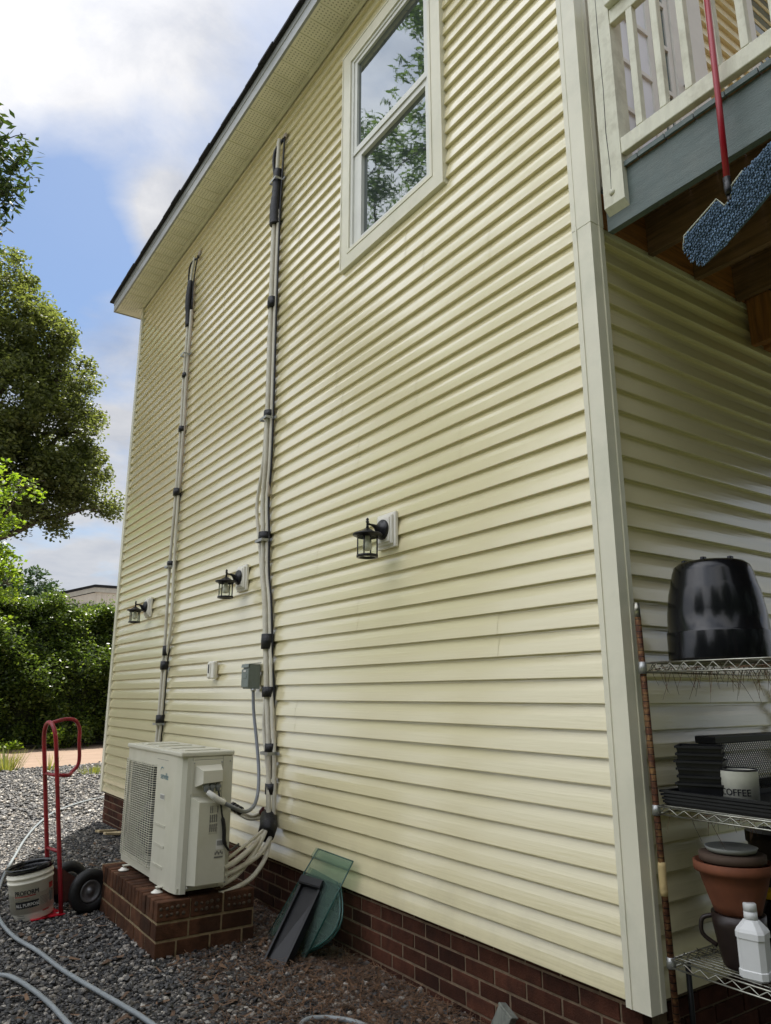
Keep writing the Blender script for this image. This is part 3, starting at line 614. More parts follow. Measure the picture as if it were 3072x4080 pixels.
ck = MB(); ck.tube([(2.5975, 1.885, 3.79), (2.5975, 1.879, 3.95), (2.5975, 1.886, 4.15), (2.5975, 1.880, 4.40), (2.5975, 1.884, 4.75), (2.5975, 1.882, 5.0)], [0.0005, 0.0016, 0.002, 0.0016, 0.002, 0.001], 5); ck.build('crack', M['dark'], po)
bo = MB(); bo.lathe([(0.0, 0.010), (0.012, 0.008), (0.016, 0.0)], (2.598, 1.880, 3.812), 14, Matrix.Rotation(-math.pi / 2, 4, 'Y')); bo.build('bolt', M['white_paint'], po)
MB().bbox(2.600, 2.640, -1.0, 1.8135, 3.982, 4.068, 0.005).build('bottom_rail', M['white_paint'], deck)
MB().bbox(2.600, 2.640, -1.0, 1.8135, 4.735, 4.823, 0.005).build('top_rail', M['white_paint'], deck)
MB().bbox(2.565, 2.680, -1.0, 1.8135, 4.8235, 4.86, 0.006).build('cap_rail', M['white_paint'], deck)
for i in range(16):
    y = 1.703 - i * 0.1275; b = MB().bbox(2.5995, 2.634, y - 0.0175, y + 0.0175, 4.0685, 4.7345, 0.003); b.build('baluster', M['white_paint'], deck)
sb = MB(); sb.prism([(1.86, 3.45), (2.0, 3.45), (2.0, 3.734), (1.86, 3.734)], 0, 3.93, 3.975); sb.box(3.978, 4.06, 1.86, 2.0, 3.48, 3.734); sb.box(4.063, 4.15, 1.86, 2.0, 3.46, 3.734)
sb.box(3.9, 4.2, 1.84, 1.858, 3.43, 3.478)
sb.build('support_block', M['stub'], deck)
for (x, y) in ((2.90, 1.55), (2.75, 1.38), (2.8, 1.74), (2.9, 1.2)): MB().tube([(x, y, 3.918), (x + .012, y - .006, 3.880)], 0.0022, 5).build('nail', M['strap'], deck)

# ------------------------------------------------------------------ mop hanging from the deck rail
mop = thing('mop', 'blue chenille flat mop hanging upside down on a long red pole from the deck rail', 'mop', (2.545, 1.3, 3.4))
MB().tube([(2.545, 1.306, 3.49), (2.548, 1.300, 3.86), (2.550, 1.288, 4.9)], 0.0125, 12).build('pole', M['pole_red'], mop)
MB().tube([(2.545, 1.307, 3.494), (2.545, 1.307, 3.44), (2.545, 1.307, 3.415)], [0.015, 0.015, 0.011], 10).tube([(2.545, 1.307, 3.416), (2.548, 1.309, 3.375)], 0.008, 8).build('socket', M['black'], mop)
outl = [(1.512, 3.350), (1.358, 3.430), (1.330, 3.382), (1.304, 3.395), (1.293, 3.450), (1.241, 3.486), (1.110, 3.555), (1.075, 3.46), (1.085, 3.400), (1.143, 3.345), (1.213, 3.297), (1.362, 3.214), (1.447, 3.180), (1.496, 3.230), (1.524, 3.290)]
mp_ = MB(); mp_.prism([(1.30 + (a_ - 1.30) * 0.975, 3.36 + (b_ - 3.36) * 0.95) for a_, b_ in outl], 0, 2.551, 2.566)
def inside(y, z, P):
    c = False; n = len(P)
    for i in range(n):
        (ya, za), (yb, zb) = P[i], P[i - 1]
        if (za > z) != (zb > z) and y < (yb - ya) * (z - za) / (zb - za) + ya: c = not c
    return c
rr = random.Random(9); stepd = 0.0112; ex = Vector((0, -0.86, 0.51)); ez = Vector((0, -0.51, -0.86))
for i in range(-40, 41):
    for j in range(-22, 23):
        p = Vector((0, 1.30, 3.37)) + ex * (i * stepd + (j % 2) * stepd / 2 + rr.uniform(-.0012, .0012)) + ez * (j * stepd + rr.uniform(-.0012, .0012))
        if not inside(p.y, p.z, outl): continue
        d = (Vector((-0.55, rr.uniform(-.12, .12), -0.85 + rr.uniform(-.12, .12)))).normalized() * 0.026
        a = Vector((2.549 + rr.uniform(-.003, .006), p.y, p.z)); s1 = 0.0054
        u = d.cross(Vector((0, 1, 0))).normalized() * s1; w = d.cross(u).normalized() * s1
        mp_.add([a, a + d * .5 + u, a + d * .5 + w, a + d * .5 - u, a + d * .5 - w, a + d * 1.1], [(0, 2, 1), (0, 3, 2), (0, 4, 3), (0, 1, 4), (5, 1, 2), (5, 2, 3), (5, 3, 4), (5, 4, 1)], True)
pad = mp_.build('pad', M['mop'], mop)
MB().tube([(2.546, a, b) for a, b in [outl[14], outl[0], outl[1], outl[2], outl[3], outl[4], outl[5]]], 0.0035, 6).build('edge_piping', M['piping'], pad)

# ------------------------------------------------------------------ wall lanterns
def lantern_parts(t):
    # local frame: origin on the wall surface, -X out of the wall
    b = MB(); b.bbox(-0.012, 0.012, -0.100, 0.100, -0.112, 0.112, 0.006); b.bbox(-0.028, -0.011, -0.082, 0.082, -0.094, 0.094, 0.010)
    b.add([(-0.028, -0.05, -0.07), (-0.028, 0.05, -0.07), (-0.028, 0.05, 0.07), (-0.028, -0.05, 0.07)], [(0, 1, 2, 3)]); b.bbox(-0.036, -0.027, -0.066, 0.066, -0.078, 0.078, 0.009)
    b.build('mounting_block', M['white_pl'], t, True)
    Mx = Matrix.Rotation(-math.pi / 2, 4, 'Y')
    b = MB(); b.lathe([(0.064, 0.0), (0.064, 0.010), (0.056, 0.018), (0.046, 0.020), (0.040, 0.028), (0.024, 0.034), (0.0, 0.036)], (-0.036, 0, 0.004), 24, Mx); b.build('backplate', M['black'], t, True)
    b = MB(); b.tube(spline([(-0.062, 0, -0.020), (-0.085, 0, 0.012), (-0.112, 0, 0.024), (-0.150, 0, 0.028)]), [0.024 - 0.017 * min(1, i / 18) for i in range(25)], 10); b.build('arm', M['black'], t, True)
    c = (-0.150, 0, 0)
    b = MB(); b.lathe([(0.0, 0.068), (0.007, 0.062), (0.010, 0.052), (0.006, 0.047), (0.011, 0.043), (0.011, 0.038), (0.007, 0.034), (0.008, 0.014), (0.010, 0.0)], c, 14); b.build('finial', M['black'], t, True)
    b = MB(); b.lathe([(0.008, 0.003), (0.055, -0.028), (0.088, -0.034), (0.092, -0.040), (0.088, -0.046), (0.066, -0.046), (0.066, -0.058), (0.060, -0.058), (0.060, -0.044), (0.0, -0.04)], c, 28); b.build('cap', M['black'], t, True)
    b = MB(); b.lathe([(0.0585, -0.052), (0.0585, -0.168)], c, 28); b.f = [f for f in b.f if len(f) == 4]; b.sm = b.sm[:len(b.f)]; b.build('glass', M['clear_glass'], t, True)
    b = MB()
    b.lathe([(0.050, -0.166), (0.066, -0.166), (0.066, -0.182), (0.050, -0.182), (0.050, -0.166)], c, 28)
    b.f = [f for f in b.f if len(f) == 4]; b.sm = b.sm[:len(b.f)]
    for k in range(4):
        a = math.radians(38 + 90 * k); b.tube([(c[0] + 0.0625 * math.cos(a), 0.0625 * math.sin(a), -0.05), (c[0] + 0.0625 * math.cos(a), 0.0625 * math.sin(a), -0.175)], 0.005, 6)
    b.build('cage', M['black'], t, True)
    b = MB(); b.lathe([(0.014, -0.045), (0.015, -0.068), (0.022, -0.085), (0.029, -0.108), (0.027, -0.128), (0.015, -0.140), (0.0, -0.143)], c, 16); b.build('bulb', M['bulb'], t, True)
XB = 2.556
lant = thing('wall_lantern', 'nearest black lantern on white block, largest of three, right of both pipe runs', 'wall lamp', (XB, 3.692, 2.493), 'wall lanterns on the yellow siding')
lantern_parts(lant)
def copy_tree(o, loc, label):
    c = o.copy(); COL.objects.link(c); c.location = loc; c['label'] = label
    for ch in o.children:
        d = ch.copy(); COL.objects.link(d); d.parent = c
        for g2 in ch.children: e = g2.copy(); COL.objects.link(e); e.parent = d
    return c
copy_tree(lant, (XB, 5.885, 2.477), 'middle black lantern, mounted between the two vertical pipe runs')
copy_tree(lant, (XB, 8.50, 2.475), 'farthest and smallest black lantern, left of both pipe runs near the house corner')

# ------------------------------------------------------------------ sensor and disconnect box on the wall
sn = thing('wall_sensor', 'small white plastic device with dark window on siding above the outdoor unit', 'sensor', (2.56, 6.42, 1.71))
MB().bbox(2.515, 2.56, 6.345, 6.485, 1.640, 1.795, 0.014).build('housing', M['white_pl'], sn)
MB().bbox(2.507, 2.516, 6.40, 6.465, 1.655, 1.780, 0.006).build('face_plate', M['white_pl'], sn)
MB().box(2.5055, 2.5075, 6.418, 6.445, 1.690, 1.765).build('display', M['black'], sn)
dx = thing('disconnect_box', 'grey green metal electrical disconnect box on siding beside the right pipe run', 'electrical box', (2.56, 5.53, 1.63))
MB().bbox(2.462, 2.556, 5.455, 5.575, 1.548, 1.738, 0.004).build('box', M['box'], dx)
MB().bbox(2.450, 2.4625, 5.450, 5.580, 1.560, 1.700, 0.004).box(2.446, 2.4505, 5.475, 5.55, 1.63, 1.665).build('cover', M['box'], dx)
MB().prism([(2.556, 1.752), (2.452, 1.7385), (2.447, 1.712), (2.452, 1.712), (2.456, 1.7386), (2.556, 1.745)], 1, 5.448, 5.582).build('rain_hood', M['box'], dx)
MB().box(2.4455, 2.4462, 5.49, 5.535, 1.678, 1.692).build('sticker', M['paper'], dx)
MB().tube([(2.50, 5.455, 1.53), (2.50, 5.455, 1.548)], 0.02, 10).build('fitting', M['strap'], dx)
cd = thing('conduit', 'grey flexible conduit looping from the disconnect box down to the outdoor unit', 'conduit', (2.5, 5.45, 1.5))
cpath = spline([(2.50, 5.455, 1.545), (2.50, 5.43, 1.38), (2.49, 5.33, 1.15), (2.47, 5.235, 0.96), (2.42, 5.13, 0.82), (2.32, 4.98, 0.755), (2.18, 4.80, 0.755), (2.05, 4.655, 0.80), (1.955, 4.62, 0.845), (1.915, 4.618, 0.870)], 8)
MB().tube(cpath, 0.0125, 10).build('hose', M['conduit'], cd)
MB().tube(spline([(1.952, 4.620, 0.847), (1.905, 4.614, 0.870), (1.875, 4.616, 0.893), (1.850, 4.640, 0.915)], 4), [0.0165, 0.019, 0.018, 0.020, 0.019, 0.021, 0.019, 0.020, 0.019, 0.018, 0.018, 0.017, 0.016], 10).build('white_tape', M['paper'], cd)

# ------------------------------------------------------------------ outdoor heat pump
ac = thing('outdoor_unit', 'cream outdoor heat pump unit with fan grille standing on the low brick pad', 'heat pump', (1.86, 5.26, 0.33))
ux0, ux1, uy0, uy1, uz0, uz1 = 1.695, 2.035, 4.705, 5.865, 0.345, 1.122
b = MB()
b.box(ux0 + 0.035, ux1, uy1 - 0.012, uy1, uz0, uz1); b.box(ux1 - 0.012, ux1, uy0 + 0.02, uy1 - 0.013, uz0, uz1); b.box(ux0 + 0.07, ux1, uy0, uy0 + 0.012, uz0 + 0.01, uz1 - 0.002)
b.box(ux0 + 0.02, ux1 - 0.013, uy0 + 0.013, uy1 - 0.013, uz0, uz0 + 0.02)
b.box(ux0 + 0.006, ux0 + 0.02, 5.180, uy1, uz0, 0.412); b.box(ux0 + 0.006, ux0 + 0.02, 5.180, uy1, 1.032, uz1)
b.box(ux0 + 0.006, ux0 + 0.02, uy1 - 0.03, uy1 - 0.0005, 0.4125, 1.0315)
b.build('casing', M['unit'], ac)
b = MB()    # right-hand front panel, rounded corner towards the camera
b.prism([(ux0, 5.175), (ux0, 4.93), (ux0 + 0.004, 4.80), (ux0 + 0.016, 4.735), (ux0 + 0.040, uy0 + 0.004), (ux0 + 0.069, uy0 - 0.002), (ux0 + 0.069, uy0 + 0.02), (ux0 + 0.02, 5.175)], 2, uz0 - 0.012, uz1)
pn = b.build('front_panel', M['unit'], ac)
b = MB()
for z in (0.690, 0.570, 0.448): b.bbox(ux0 - 0.004, ux0 + 0.001, 4.94, 5.14, z - 0.012, z + 0.004, 0.003); b.bbox(ux0 - 0.006, ux0 - 0.0035, 4.945, 5.135, z + 0.002, z + 0.005, 0.001)
b.build('pressed_ribs', M['unit'], pn)
MB().box(ux0 - 0.002, ux0 - 0.0003, 4.985, 5.070, 0.840, 0.876).build('badge_frame', M['paper'], pn); MB().box(ux0 - 0.0035, ux0 - 0.0021, 4.993, 5.062, 0.846, 0.870).build('badge', M['label_grey'], pn)
# brand lettering in teal with a swoosh
text_mb('senville', 0.058, lambda x, y: (ux0 - 0.0015, 5.088 - x * 0.9, 0.968 + y)).build('lettering', M['teal_ink'], pn)
sw = MB(); A = [(5.092 - 0.002, 0.975)] ; arc = []
for i in range(15):
    a = math.radians(205 - i * 12); arc.append((5.060 - 0.036 * math.cos(a) * 1.0, 1.000 + 0.030 * math.sin(a) + .006))
for i in range(14):
    w0 = 0.006 * math.sin(math.pi * (i) / 14); w1 = 0.006 * math.sin(math.pi * (i + 1) / 14)
    (ya, za), (yb, zb) = arc[i], arc[i + 1]; sw.add([(ux0 - 0.0018, ya, za), (ux0 - 0.0018, yb, zb), (ux0 - 0.0018, yb, zb + w1 + .001), (ux0 - 0.0018, ya, za + w0 + .001)], [(0, 1, 2, 3)])
sw.build('logo_arc', M['teal_ink'], pn)
b = MB(); b.bbox(ux0 - 0.008, ux1 + 0.008, uy0 - 0.008, uy1 + 0.008, uz1 + 0.001, uz1 + 0.030, 0.008)
for i in range(4):
    yy = 4.80 + i * 0.26; b.bbox(ux0 + 0.05, ux1 - 0.05, yy, yy + 0.15, uz1 + 0.029, uz1 + 0.037, 0.006)
b.build('lid', M['unit'], ac)
# fan opening: dark plenum, coil, blades and grille
b = MB(); b.box(ux0 + 0.18, ux0 + 0.19, 5.18, uy1 - 0.014, uz0 + 0.022, uz1 - 0.02); b.box(ux0 + 0.0205, ux0 + 0.18, 5.177, 5.183, uz0 + 0.022, uz1 - 0.02); b.build('plenum', M['dark'], ac)
b = MB(); fc = (ux0 + 0.09, 5.49, 0.72)
for k in range(3):
    a0 = math.radians(20 + 120 * k); vs = []
    for i in range(7):
        a = a0 + math.radians(i * 11); rr_ = 0.29 - 0.03 * abs(i - 3) / 3
        vs.append((fc[0] + 0.04 - i * 0.012, fc[1] + 0.06 * math.cos(a), fc[2] + 0.06 * math.sin(a))); vs.append((fc[0] + 0.05 - i * 0.016, fc[1] + rr_ * math.cos(a), fc[2] + rr_ * math.sin(a)))
    b.add(vs, [(2 * i, 2 * i + 1, 2 * i + 3, 2 * i + 2) for i in range(6)], True)
b.lathe([(0.0, 0.05), (0.05, 0.045), (0.07, 0.02), (0.07, -0.04)], fc, 18, Matrix.Rotation(-math.pi / 2, 4, 'Y'))
b.build('fan', mat('fan grey', (0.10, 0.10, 0.09), 0.5), ac)
b = MB(); gy0, gy1, gz0, gz1 = 5.188, 5.862, 0.398, 1.046; gx = ux0 - 0.014
for i in range(46):
    z = gz0 + (gz1 - gz0) * i / 45; b.tube([(ux0 + 0.008, gy0 + 0.004, z), (gx + 0.006, gy0 + 0.010, z), (gx, gy0 + 0.03, z), (gx, gy1 - 0.03, z), (gx + 0.006, gy1 - 0.010, z), (ux0 + 0.02, gy1 - 0.004, z)], 0.0022, 5, False)
for i in range(13):
    y = gy0 + 0.03 + (gy1 - gy0 - 0.06) * i / 12; b.tube([(gx + 0.004, y, gz0), (gx + 0.004, y, gz1)], 0.0024, 5)
b.build('fan_grille', M['grille'], ac)
# side: service cover, valve cover, labels, glands
b = MB(); b.bbox(1.760, 1.965, uy0 - 0.004, uy0 + 0.001, 0.900, 1.100, 0.003)
b.add([(1.785, uy0 - 0.004, 1.068), (1.952, uy0 - 0.004, 1.072), (1.950, uy0 - 0.004, 0.955), (1.785, uy0 - 0.004, 0.940), (1.812, uy0 - 0.070, 1.040), (1.940, uy0 - 0.070, 1.042), (1.938, uy0 - 0.078, 0.975), (1.812, uy0 - 0.078, 0.968)], [(4, 7, 6, 5), (0, 4, 5, 1), (1, 5, 6, 2), (2, 6, 7, 3), (3, 7, 4, 0)])
b.build('terminal_cover', M['unit_lt'], ac)
b = MB()
for i in range(3): b.tube([(1.845 + i * 0.038, uy0 - 0.045, 0.965), (1.845 + i * 0.038, uy0 - 0.045, 0.915)], [0.016, 0.015], 8)
for i in range(3): b.bbox(1.828 + i * 0.038, 1.862 + i * 0.038, uy0 - 0.062, uy0 - 0.028, 0.935, 0.955, 0.004)
b.build('cable_glands', M['conduit'], ac)
b = MB(); b.add([(1.765, uy0 - 0.001, 0.885), (1.800, uy0 - 0.062, 0.858), (1.985, uy0 - 0.062, 0.840), (1.985, uy0 - 0.001, 0.870), (1.765, uy0 - 0.001, 0.380), (1.800, uy0 - 0.062, 0.384), (1.985, uy0 - 0.062, 0.384), (1.985, uy0 - 0.001, 0.380)], [(0, 3, 2, 1), (4, 5, 6, 7), (0, 1, 5, 4), (1, 2, 6, 5), (2, 3, 7, 6)])
sc_ = b.build('service_cover', M['unit'], ac)
yl = uy0 - 0.0635
MB().box(1.870, 1.925, yl, yl + 0.001, 0.665, 0.835).build('rating_label', mat('printed label', (0.47, 0.455, 0.36), 0.5, var=0.35, stretch=(1, 1, 6), vscale=30), sc_)
b = MB()
for (a, c_) in ((1.872, 0.80), (1.884, 0.80), (1.918, 0.80)): b.box(a, a + 0.006, yl - 0.001, yl - 0.0002, c_ - 0.01, c_ + 0.03)
for i in range(8): b.box(1.872 + (i % 4) * 0.013, 1.880 + (i % 4) * 0.013, yl - 0.001, yl - 0.0002, 0.68 + (i // 4) * 0.055, 0.725 + (i // 4) * 0.055)
b.build('label_print', M['grey_ink'], sc_)
b = MB(); b.box(1.920, 1.972, yl - 0.0005, yl + 0.001, 0.575, 0.632); MBo = b.build('barcode_label', M['paper'], sc_)
b = MB(); b.box(1.926, 1.967, yl - 0.0018, yl - 0.0008, 0.598, 0.626); b.build('barcode', M['label_grey'], sc_)
b = MB(); 
for i in range(5): b.box(1.915 + i * 0.011, 1.923 + i * 0.011, yl - 0.0012, yl, 0.545 + (i % 2) * .008, 0.560 + (i % 2) * .008)
b.box(1.912, 1.968, yl - 0.0012, yl, 0.527, 0.536); b.build('label_print', M['grey_ink'], sc_)
b = MB(); b.box(1.7645, 1.7665, uy0 - 0.0012, uy0 + 0.0005, 0.35, 1.118); b.box(1.966, 1.968, uy0 - 0.0012, uy0 + 0.0005, 0.35, 1.118); b.box(1.768, 1.965, uy0 - 0.0012, uy0 + 0.0005, 1.1015, 1.1035); b.box(ux0 - 0.0008, ux0 + 0.0005, 4.95, 5.176, 1.085, 1.087); b.build('seams', M['grey_ink'], ac)
for (x, z) in ((1.775, 1.085), (1.958, 1.085), (1.958, 0.910), (1.775, 0.365), (2.015, 0.37), (2.015, 1.09)):
    MB().lathe([(0.005, 0.0), (0.005, 0.003), (0.0, 0.004)], (x, uy0 - 0.004, z), 8, Matrix.Rotation(math.pi / 2, 4, 'X')).build('screw', M['strap'], ac)
b = MB(); b.bbox(1.768, 1.776, uy0 - 0.006, uy0 + 0.001, 0.36, 1.108, 0.002); b.build('panel_rib', M['unit'], ac)
for (fx, fy) in ((1.668, 5.66), (1.668, 4.93), (2.06, 4.93), (2.06, 5.66)):
    b = MB(); b.lathe([(0.036, 0.311), (0.036, 0.316), (0.024, 0.321), (0.018, 0.329), (0.0, 0.330)], (fx, fy, 0), 14); ft = b.build('foot', M['white_pl'], ac)
    MB().lathe([(0.008, 0.3302), (0.008, 0.340), (0.0, 0.341)], (fx, fy, 0), 8).build('bolt', M['strap'], ft)
b = MB(); 
for yy in (4.93, 5.66): b.box(1.66, 2.07, yy - 0.02, yy + 0.02, 0.339, 0.3445)
b.build('base_rails', M['unit'], ac)
cb = MB(); cb.tube(spline([(1.925, uy0 - 0.05, 0.915), (1.930, uy0 - 0.075, 0.86), (1.945, uy0 - 0.078, 0.78), (1.962, uy0 - 0.080, 0.70), (1.968, uy0 - 0.080, 0.62), (2.00, uy0 - 0.07, 0.57), (2.06, uy0 + .01, 0.55), (2.13, uy0 + 0.07, 0.565)], 5), [0.006] * 12 + [0.013] * 10 + [0.008] * 14, 8)
tag(cb.build('signal_cable', M['tape']), 'black taped signal cable hanging down the side of the outdoor unit', 'cable')

# ------------------------------------------------------------------ brick pad under the unit
padt = thing('brick_pad', 'low red brick pad carrying the outdoor heat pump', 'brick pad', (1.9, 5.3, 0))
PX0, PX1, PY0, PY1 = 1.600, 2.225, 4.700, 5.985
MB().box(PX0 + 0.0045, PX1 - 0.0045, PY0 + 0.0045, PY1 - 0.0045, -0.02, 0.304).build('mortar_core', M['mortar2'], padt)
fb = MB(); rr = random.Random(8)
for r_ in range(-1, 2):
    z0_, z1_ = 0.098 * r_ + 0.004, 0.098 * r_ + 0.088; offy = 0.10 if r_ % 2 else 0.0
    y = PY0 - offy * 1.0
    while y < PY1 - 0.01:
        a, b_ = max(y, PY0), min(y + 0.198, PY1)
        if b_ - a > 0.02: fb.bbox(PX0 + rr.uniform(-.002, .002), PX0 + 0.09, a, b_, z0_, z1_, 0.004)
        y += 0.2105
    x = PX0 + 0.093 + (0.11 if r_ % 2 else 0.04)
    fb.bbox(PX0 + 0.001, x - 0.0115, PY0 + rr.uniform(-.002, .002), PY0 + 0.09, z0_ + .001, z1_ - .001, 0.004)
    while x < PX1 - 0.01:
        fb.bbox(x, min(x + 0.198, PX1), PY0 + rr.uniform(-.002, .002), PY0 + 0.09, z0_, z1_, 0.004); x += 0.2095
fb.build('brick_courses', M['brick2'], padt)
fb = MB(); y = PY0
while y < PY1 - 0.02:
    for i in range(3):
        fb.bbox(PX0 - 0.003 + i * 0.2115 + rr.uniform(-.003, .003), PX0 + 0.1985 + i * 0.2115 + rr.uniform(-.003, .003), y - 0.003, y + 0.061, 0.2005, 0.308 + rr.uniform(-.002, .003), 0.006)
    y += 0.0745
fb.build('rowlock_course', M['brick2'], padt)
fb = MB()
for i in range(3):
    for a in range(5):
        for c_ in range(2):
            x = PX0 + 0.022 + i * 0.214 + a * 0.034 + rr.uniform(-.004, .004); z = 0.235 + c_ * 0.036 + rr.uniform(-.003, .003)
            fb.lathe([(0.0115 + rr.uniform(-.003, .002), 0.0), (0.009, 0.0035), (0.0, 0.004)], (x, PY0 - 0.0035, z), 8, Matrix.Rotation(math.pi / 2, 4, 'X'))
fb.build('mortar_plugs', mat('dusty plug mortar', (0.085, 0.062, 0.042), 0.95, var=0.5, vscale=40), padt)

# ------------------------------------------------------------------ refrigerant line sets
def wallpipe(path, dx_=0.0, dy=0.0, wob=0.0, seed=0):
    rr = random.Random(seed); return [(2.535 + dx_ + rr.uniform(-wob, wob), y + dy + rr.uniform(-wob, wob), z) for y, z in path]
PA = [(5.407, 6.60), (5.425, 6.25), (5.445, 5.84), (5.440, 4.91), (5.42, 3.84), (5.42, 3.40), (5.44, 3.16), (5.44, 3.0), (5.41, 2.76), (5.385, 2.45), (5.325, 2.22), (5.28, 1.91), (5.23, 1.525), (5.196, 1.306), (5.152, 1.062), (5.131, 0.809)]
la = thing('line_set', 'right run of cream refrigerant pipes from under the eave to the outdoor unit', 'pipes', (2.54, 5.4, 0.6), 'refrigerant pipe runs on the siding')
end_pts = [(2.33, 4.84, 0.475), (2.33, 4.86, 0.435), (2.32, 4.88, 0.395), (2.30, 4.90, 0.355)]
def P_(path, r, mt, name='pipe', par=la, n=5): return MB().tube(spline(path, n), r, 9).build(name, mt, par)
P_(wallpipe(PA, -0.012, 0.028)[:14] + [(2.52, 5.175, 1.06), (2.51, 5.14, 0.81), (2.50, 5.11, 0.66), (2.46, 5.07, 0.60), (2.30, 4.90, 0.525), (2.10, 4.745, 0.47), (2.0, 4.70, 0.45)], 0.0185, M['pipe'])
pa2 = list(PA); pa2[5] = (5.45, 3.40); pa2[6] = (5.52, 3.16); pa2[7] = (5.53, 3.0); pa2[8] = (5.46, 2.76)
P_([(2.535 - .004, y + 0.066, z) for y, z in pa2[:13]] + [(2.53, 5.30, 1.30), (2.53, 5.27, 1.15), (2.53, 5.20, 0.95), (2.53, 5.16, 0.81)], 0.015, M['pipe'])
P_([(2.545, y - 0.012, z) for y, z in PA[2:]] + [(2.535, 5.10, 0.62), (2.49, 5.03, 0.55), (2.33, 4.88, 0.465), (2.12, 4.76, 0.42), (2.0, 4.71, 0.405)], 0.0165, M['pipe'])
P_([(2.545, y + 0.012, z) for y, z in PA[2:6]] + [(2.545, 5.40, 3.1)], 0.012, M['pipe_old'])
P_([(2.55, y - 0.030, z) for y, z in PA[0:12]] + [(2.55, 5.24, 1.75), (2.555, 5.20, 1.5), (2.55, 5.20, 0.9)], 0.009, M['tape'], 'cable')
P_([(2.47, 5.05, 0.61), (2.32, 4.90, 0.50), (2.14, 4.78, 0.39), (2.0, 4.72, 0.35)], 0.0165, M['pipe'])
P_([(2.50, 5.06, 0.56), (2.40, 4.92, 0.44), (2.25, 4.81, 0.345), (2.08, 4.745, 0.305), (1.99, 4.72, 0.30)][:], 0.0155, M['pipe'])
P_([(2.51, 5.07, 0.62), (2.40, 5.00, 0.585), (2.22, 4.87, 0.535), (2.04, 4.75, 0.485)], 0.011, M['pipe'])
P_([(2.54, 5.22, 0.70), (2.52, 5.30, 0.655), (2.50, 5.42, 0.635), (2.42, 5.66, 0.70), (2.30, 5.80, 0.74)], 0.015, M['pipe'])
P_([(2.53, 5.28, 0.63), (2.50, 5.45, 0.605), (2.44, 5.62, 0.65), (2.36, 5.78, 0.66), (2.2, 5.85, 0.66)], 0.014, M['pipe'])
def wrap(par, x, y, z, r, h, yy=0.0): return MB().tube([(x, y + yy, z + h / 2), (x + random.uniform(-.002, .002), y, z), (x, y - yy, z - h / 2)], [r, r * 1.05, r], 12).build('tape_wrap', M['tape'], par)
def py(path, z):
    for (ya, za), (yb, zb) in zip(path, path[1:]):
        if zb <= z <= za: return ya + (yb - ya) * (z - za) / (zb - za)
    return path[-1][0]
for z, r, h in ((4.90, 0.045, 0.10), (3.83, 0.046, 0.07), (2.76, 0.052, 0.08), (1.905, 0.050, 0.115), (1.525, 0.050, 0.075), (1.12, 0.044, 0.07), (0.84, 0.043, 0.075)):
    wrap(la, 2.535, py(PA, z) + 0.022, z, r, h)
MB().tube([(2.525, 5.16, 0.66), (2.49, 5.08, 0.600), (2.44, 5.015, 0.555)], [0.058, 0.064, 0.060], 12).build('tape_wrap', M['tape'], la)
for yy, zz, xx in ((5.60, 0.675, 2.445), (5.52, 0.655, 2.465), (5.565, 0.665, 2.455)):
    MB().tube([(xx, yy - .014, zz - .004), (xx - .004, yy + .014, zz + .004)], 0.031, 10).build('tape_wrap', M['tape'], la)
MB().tube([(2.52, 5.22, 0.69), (2.515, 5.25, 0.665)], 0.026, 8).build('tape_wrap', mat('dark red tape', (0.07, 0.012, 0.014), 0.5), la)
b = MB(); b.tube(spline([(2.535, 5.445, 6.27), (2.528, 5.452, 6.18), (2.530, 5.458, 6.02), (2.526, 5.466, 5.92), (2.530, 5.470, 5.76), (2.534, 5.470, 5.70)], 4), [0.042] * 5 + [0.047, 0.043, 0.048, 0.046, 0.044, 0.050, 0.047, 0.049, 0.053, 0.051, 0.054, 0.052, 0.055, 0.053, 0.056, 0.054], 12); b.build('insulation_wrap', M['tape'], la)
b = MB(); b.tube(spline([(2.555, 5.40, 6.60), (2.51, 5.475, 6.50), (2.50, 5.490, 6.38), (2.515, 5.480, 6.22)], 4), 0.015, 8); b.build('insulation_wrap', M['tape'], la)
def strap(par, path, z, yo=0.02, w=0.075):
    y = py(path, z) + yo
    MB().box(2.478, 2.481, y - w + 0.02, y + w - 0.012, z - 0.011, z + 0.011).box(2.478, 2.56, y + w - 0.0115, y + w - 0.009, z - 0.011, z + 0.011).box(2.478, 2.56, y - w + 0.017, y - w + 0.0195, z - 0.011, z + 0.011).box(2.552, 2.556, y - w - 0.028, y - w + 0.0165, z - 0.011, z + 0.011).build('strap', M['strap'], par)
for z in (6.15, 3.79, 2.725, 1.085): strap(la, PA, z)
MB().lathe([(0.0, 0.02), (0.03, 0.016), (0.045, 0.0)], (2.568, 5.40, 6.62), 12, Matrix.Rotation(-math.pi / 2, 4, 'Y')).build('wall_seal', M['pipe_old'], la)
PB = [(7.62, 6.53), (7.71, 6.25), (7.70, 5.865), (7.70, 5.60), (7.715, 5.0), (7.69, 4.39), (7.70, 3.65), (7.735, 2.86), (7.715, 2.2), (7.712, 1.93), (7.726, 1.79), (7.745, 1.235), (7.765, 1.0), (7.77, 0.6)]
lb = thing('line_set', 'left run of thinner cream refrigerant pipes ending behind the outdoor unit', 'pipes', (2.54, 7.7, 0.6), 'refrigerant pipe runs on the siding')
P_([(2.525, y + 0.030, z) for y, z in PB], 0.0165, M['pipe'], par=lb)
pb2 = list(PB); pb2[7] = (7.68, 2.86); pb2[8] = (7.64, 2.25)
P_([(2.54, y - 0.012, z) for y, z in pb2[2:]], 0.0155, M['pipe'], par=lb)
P_([(2.55, y - 0.025, z) for y, z in PB[1:7]], 0.011, M['pipe_old'], par=lb)
